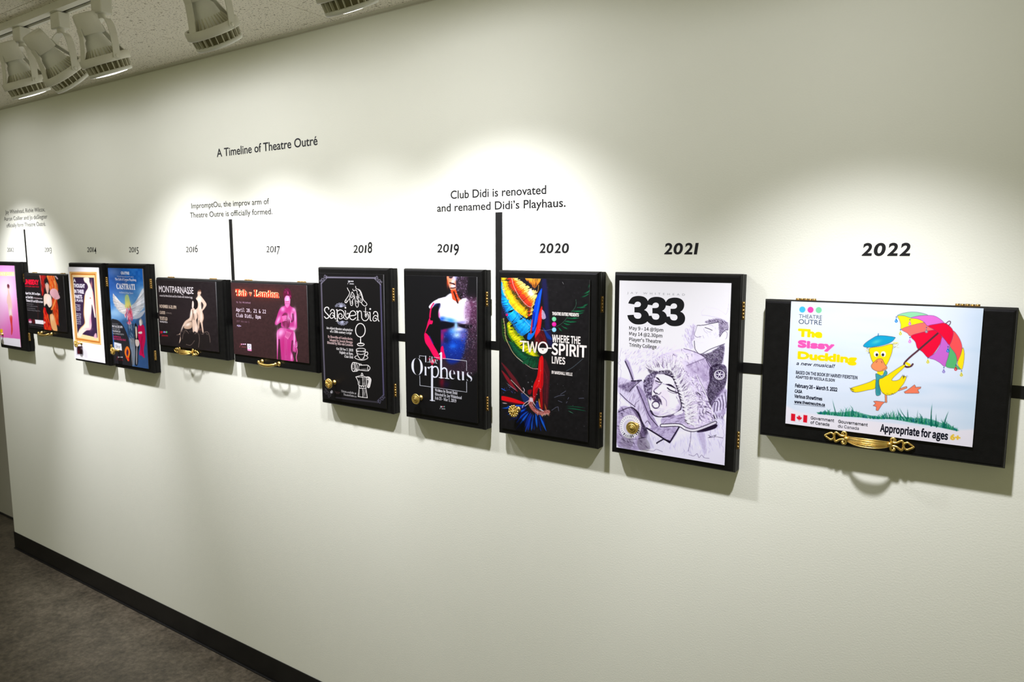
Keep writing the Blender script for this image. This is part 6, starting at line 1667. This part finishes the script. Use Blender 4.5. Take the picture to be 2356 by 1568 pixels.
LM = {}
for nm, fn, mt in (('adapter', adapter_mesh, 'lamp_white'), ('yoke', lambda: yoke_mesh(0), 'lamp_white'), ('gimbal_ring', ring_mesh, 'lamp_white'),
                   ('socket_cup', socket_mesh, 'lamp_white'), ('bulb', bulb_mesh, 'lamp_bulb'), ('bulb_fins', fins_mesh, 'lamp_fin'), ('bulb_cavity', cavity_mesh, 'lamp_cavity')):
    me = bpy.data.meshes.new(nm)
    bm = fn(); bm.to_mesh(me); bm.free()
    me.materials.append(M[mt]); LM[nm] = me
for nm, mt in (('lens', 'lens_lit'), ('lens_dark', 'lens_off')):
    me = bpy.data.meshes.new(nm)
    bm = lens_mesh(); bm.to_mesh(me); bm.free()
    me.materials.append(M[mt]); LM[nm] = me


SPILL = 0.14


def spotlight(x, tilt, pan, power, cone, blend, label, swing=0.0, color=(1.0, 0.98, 1.12), radius=0.028, spill=None):
    root = thing('track_spotlight', label, 'spotlight', (x, TRACK_Y + 0.004, CEIL - 0.0212), 'spotlights on the ceiling track')
    link('adapter', LM['adapter'], None, root)
    yk = link('yoke', LM['yoke'], None, root)
    yk.location = (0, 0, -0.038); yk.rotation_euler = (0, 0, pan)
    ring = link('gimbal_ring', LM['gimbal_ring'], None, root)
    head = Matrix.Translation((0, 0, -0.038 + PIVOT)) @ axis_frame(tilt, pan)
    ring.matrix_local = head
    sk = link('socket_cup', LM['socket_cup'], None, root)
    sk.matrix_local = head
    bl = link('bulb', LM['bulb'], None, root)
    bl.matrix_local = head
    link('bulb_fins', LM['bulb_fins'], None, bl)
    link('bulb_cavity', LM['bulb_cavity'], None, bl)
    ln = link('lens', LM['lens'] if power else LM['lens_dark'], None, bl)
    # the beam itself and the wide soft spill round it, both leaving the lens
    for nm, pw, cn in (('spot_beam', power, cone), ('spot_spill', power * (SPILL if spill is None else spill), 176)) if power else ():
        ld = bpy.data.lights.new(nm, 'SPOT')
        ld.energy = pw
        ld.spot_size = math.radians(cn)
        ld.spot_blend = blend if nm == 'spot_beam' else 0.3
        ld.shadow_soft_size = radius
        ld.color = color
        lo = bpy.data.objects.new(nm, ld)
        COL.objects.link(lo)
        lo.parent = root
        lo.matrix_local = head @ Matrix.Translation((0, 0, -0.050))
    return root


D = math.radians
spotlight(-2.052, D(25), D(0), LAMP_POWER * 0.75, 96, 1.0, 'cream track spotlight at the far end of the lit trio, leftmost in the photo')
spotlight(-1.800, D(43), D(0), 0, 100, 1.0, 'cream track spotlight with a dark unlit bulb, in the middle of the trio')
spotlight(-1.562, D(24.6), D(-2), LAMP_POWER * 0.9, 96, 1.0, 'cream track spotlight with a bright lit rim, nearest of the trio to the camera')
spotlight(-1.060, D(33), D(6), LAMP_POWER * 0.30, 84, 1.0, 'cream track spotlight hanging alone above the wall heading')
spotlight(-0.602, D(27.5), D(0), LAMP_POWER * 0.95, 100, 1.0, 'cream track spotlight cut off by the top edge of the photo')
spotlight(0.315, D(20), D(0), LAMP_POWER * 1.0, 88, 1.0, 'cream track spotlight above the widest poster box, beyond the top of the photo', spill=0.08)
spotlight(-2.800, D(23), D(0), LAMP_POWER * 1.6, 50, 1.0, 'cream track spotlight above the blue winged-figure poster, aimed at the box fronts', spill=0.05)
spotlight(-3.540, D(28), D(0), LAMP_POWER * 1.15, 82, 1.0, 'cream track spotlight above the pink poster at the far end of the wall', spill=0.06)
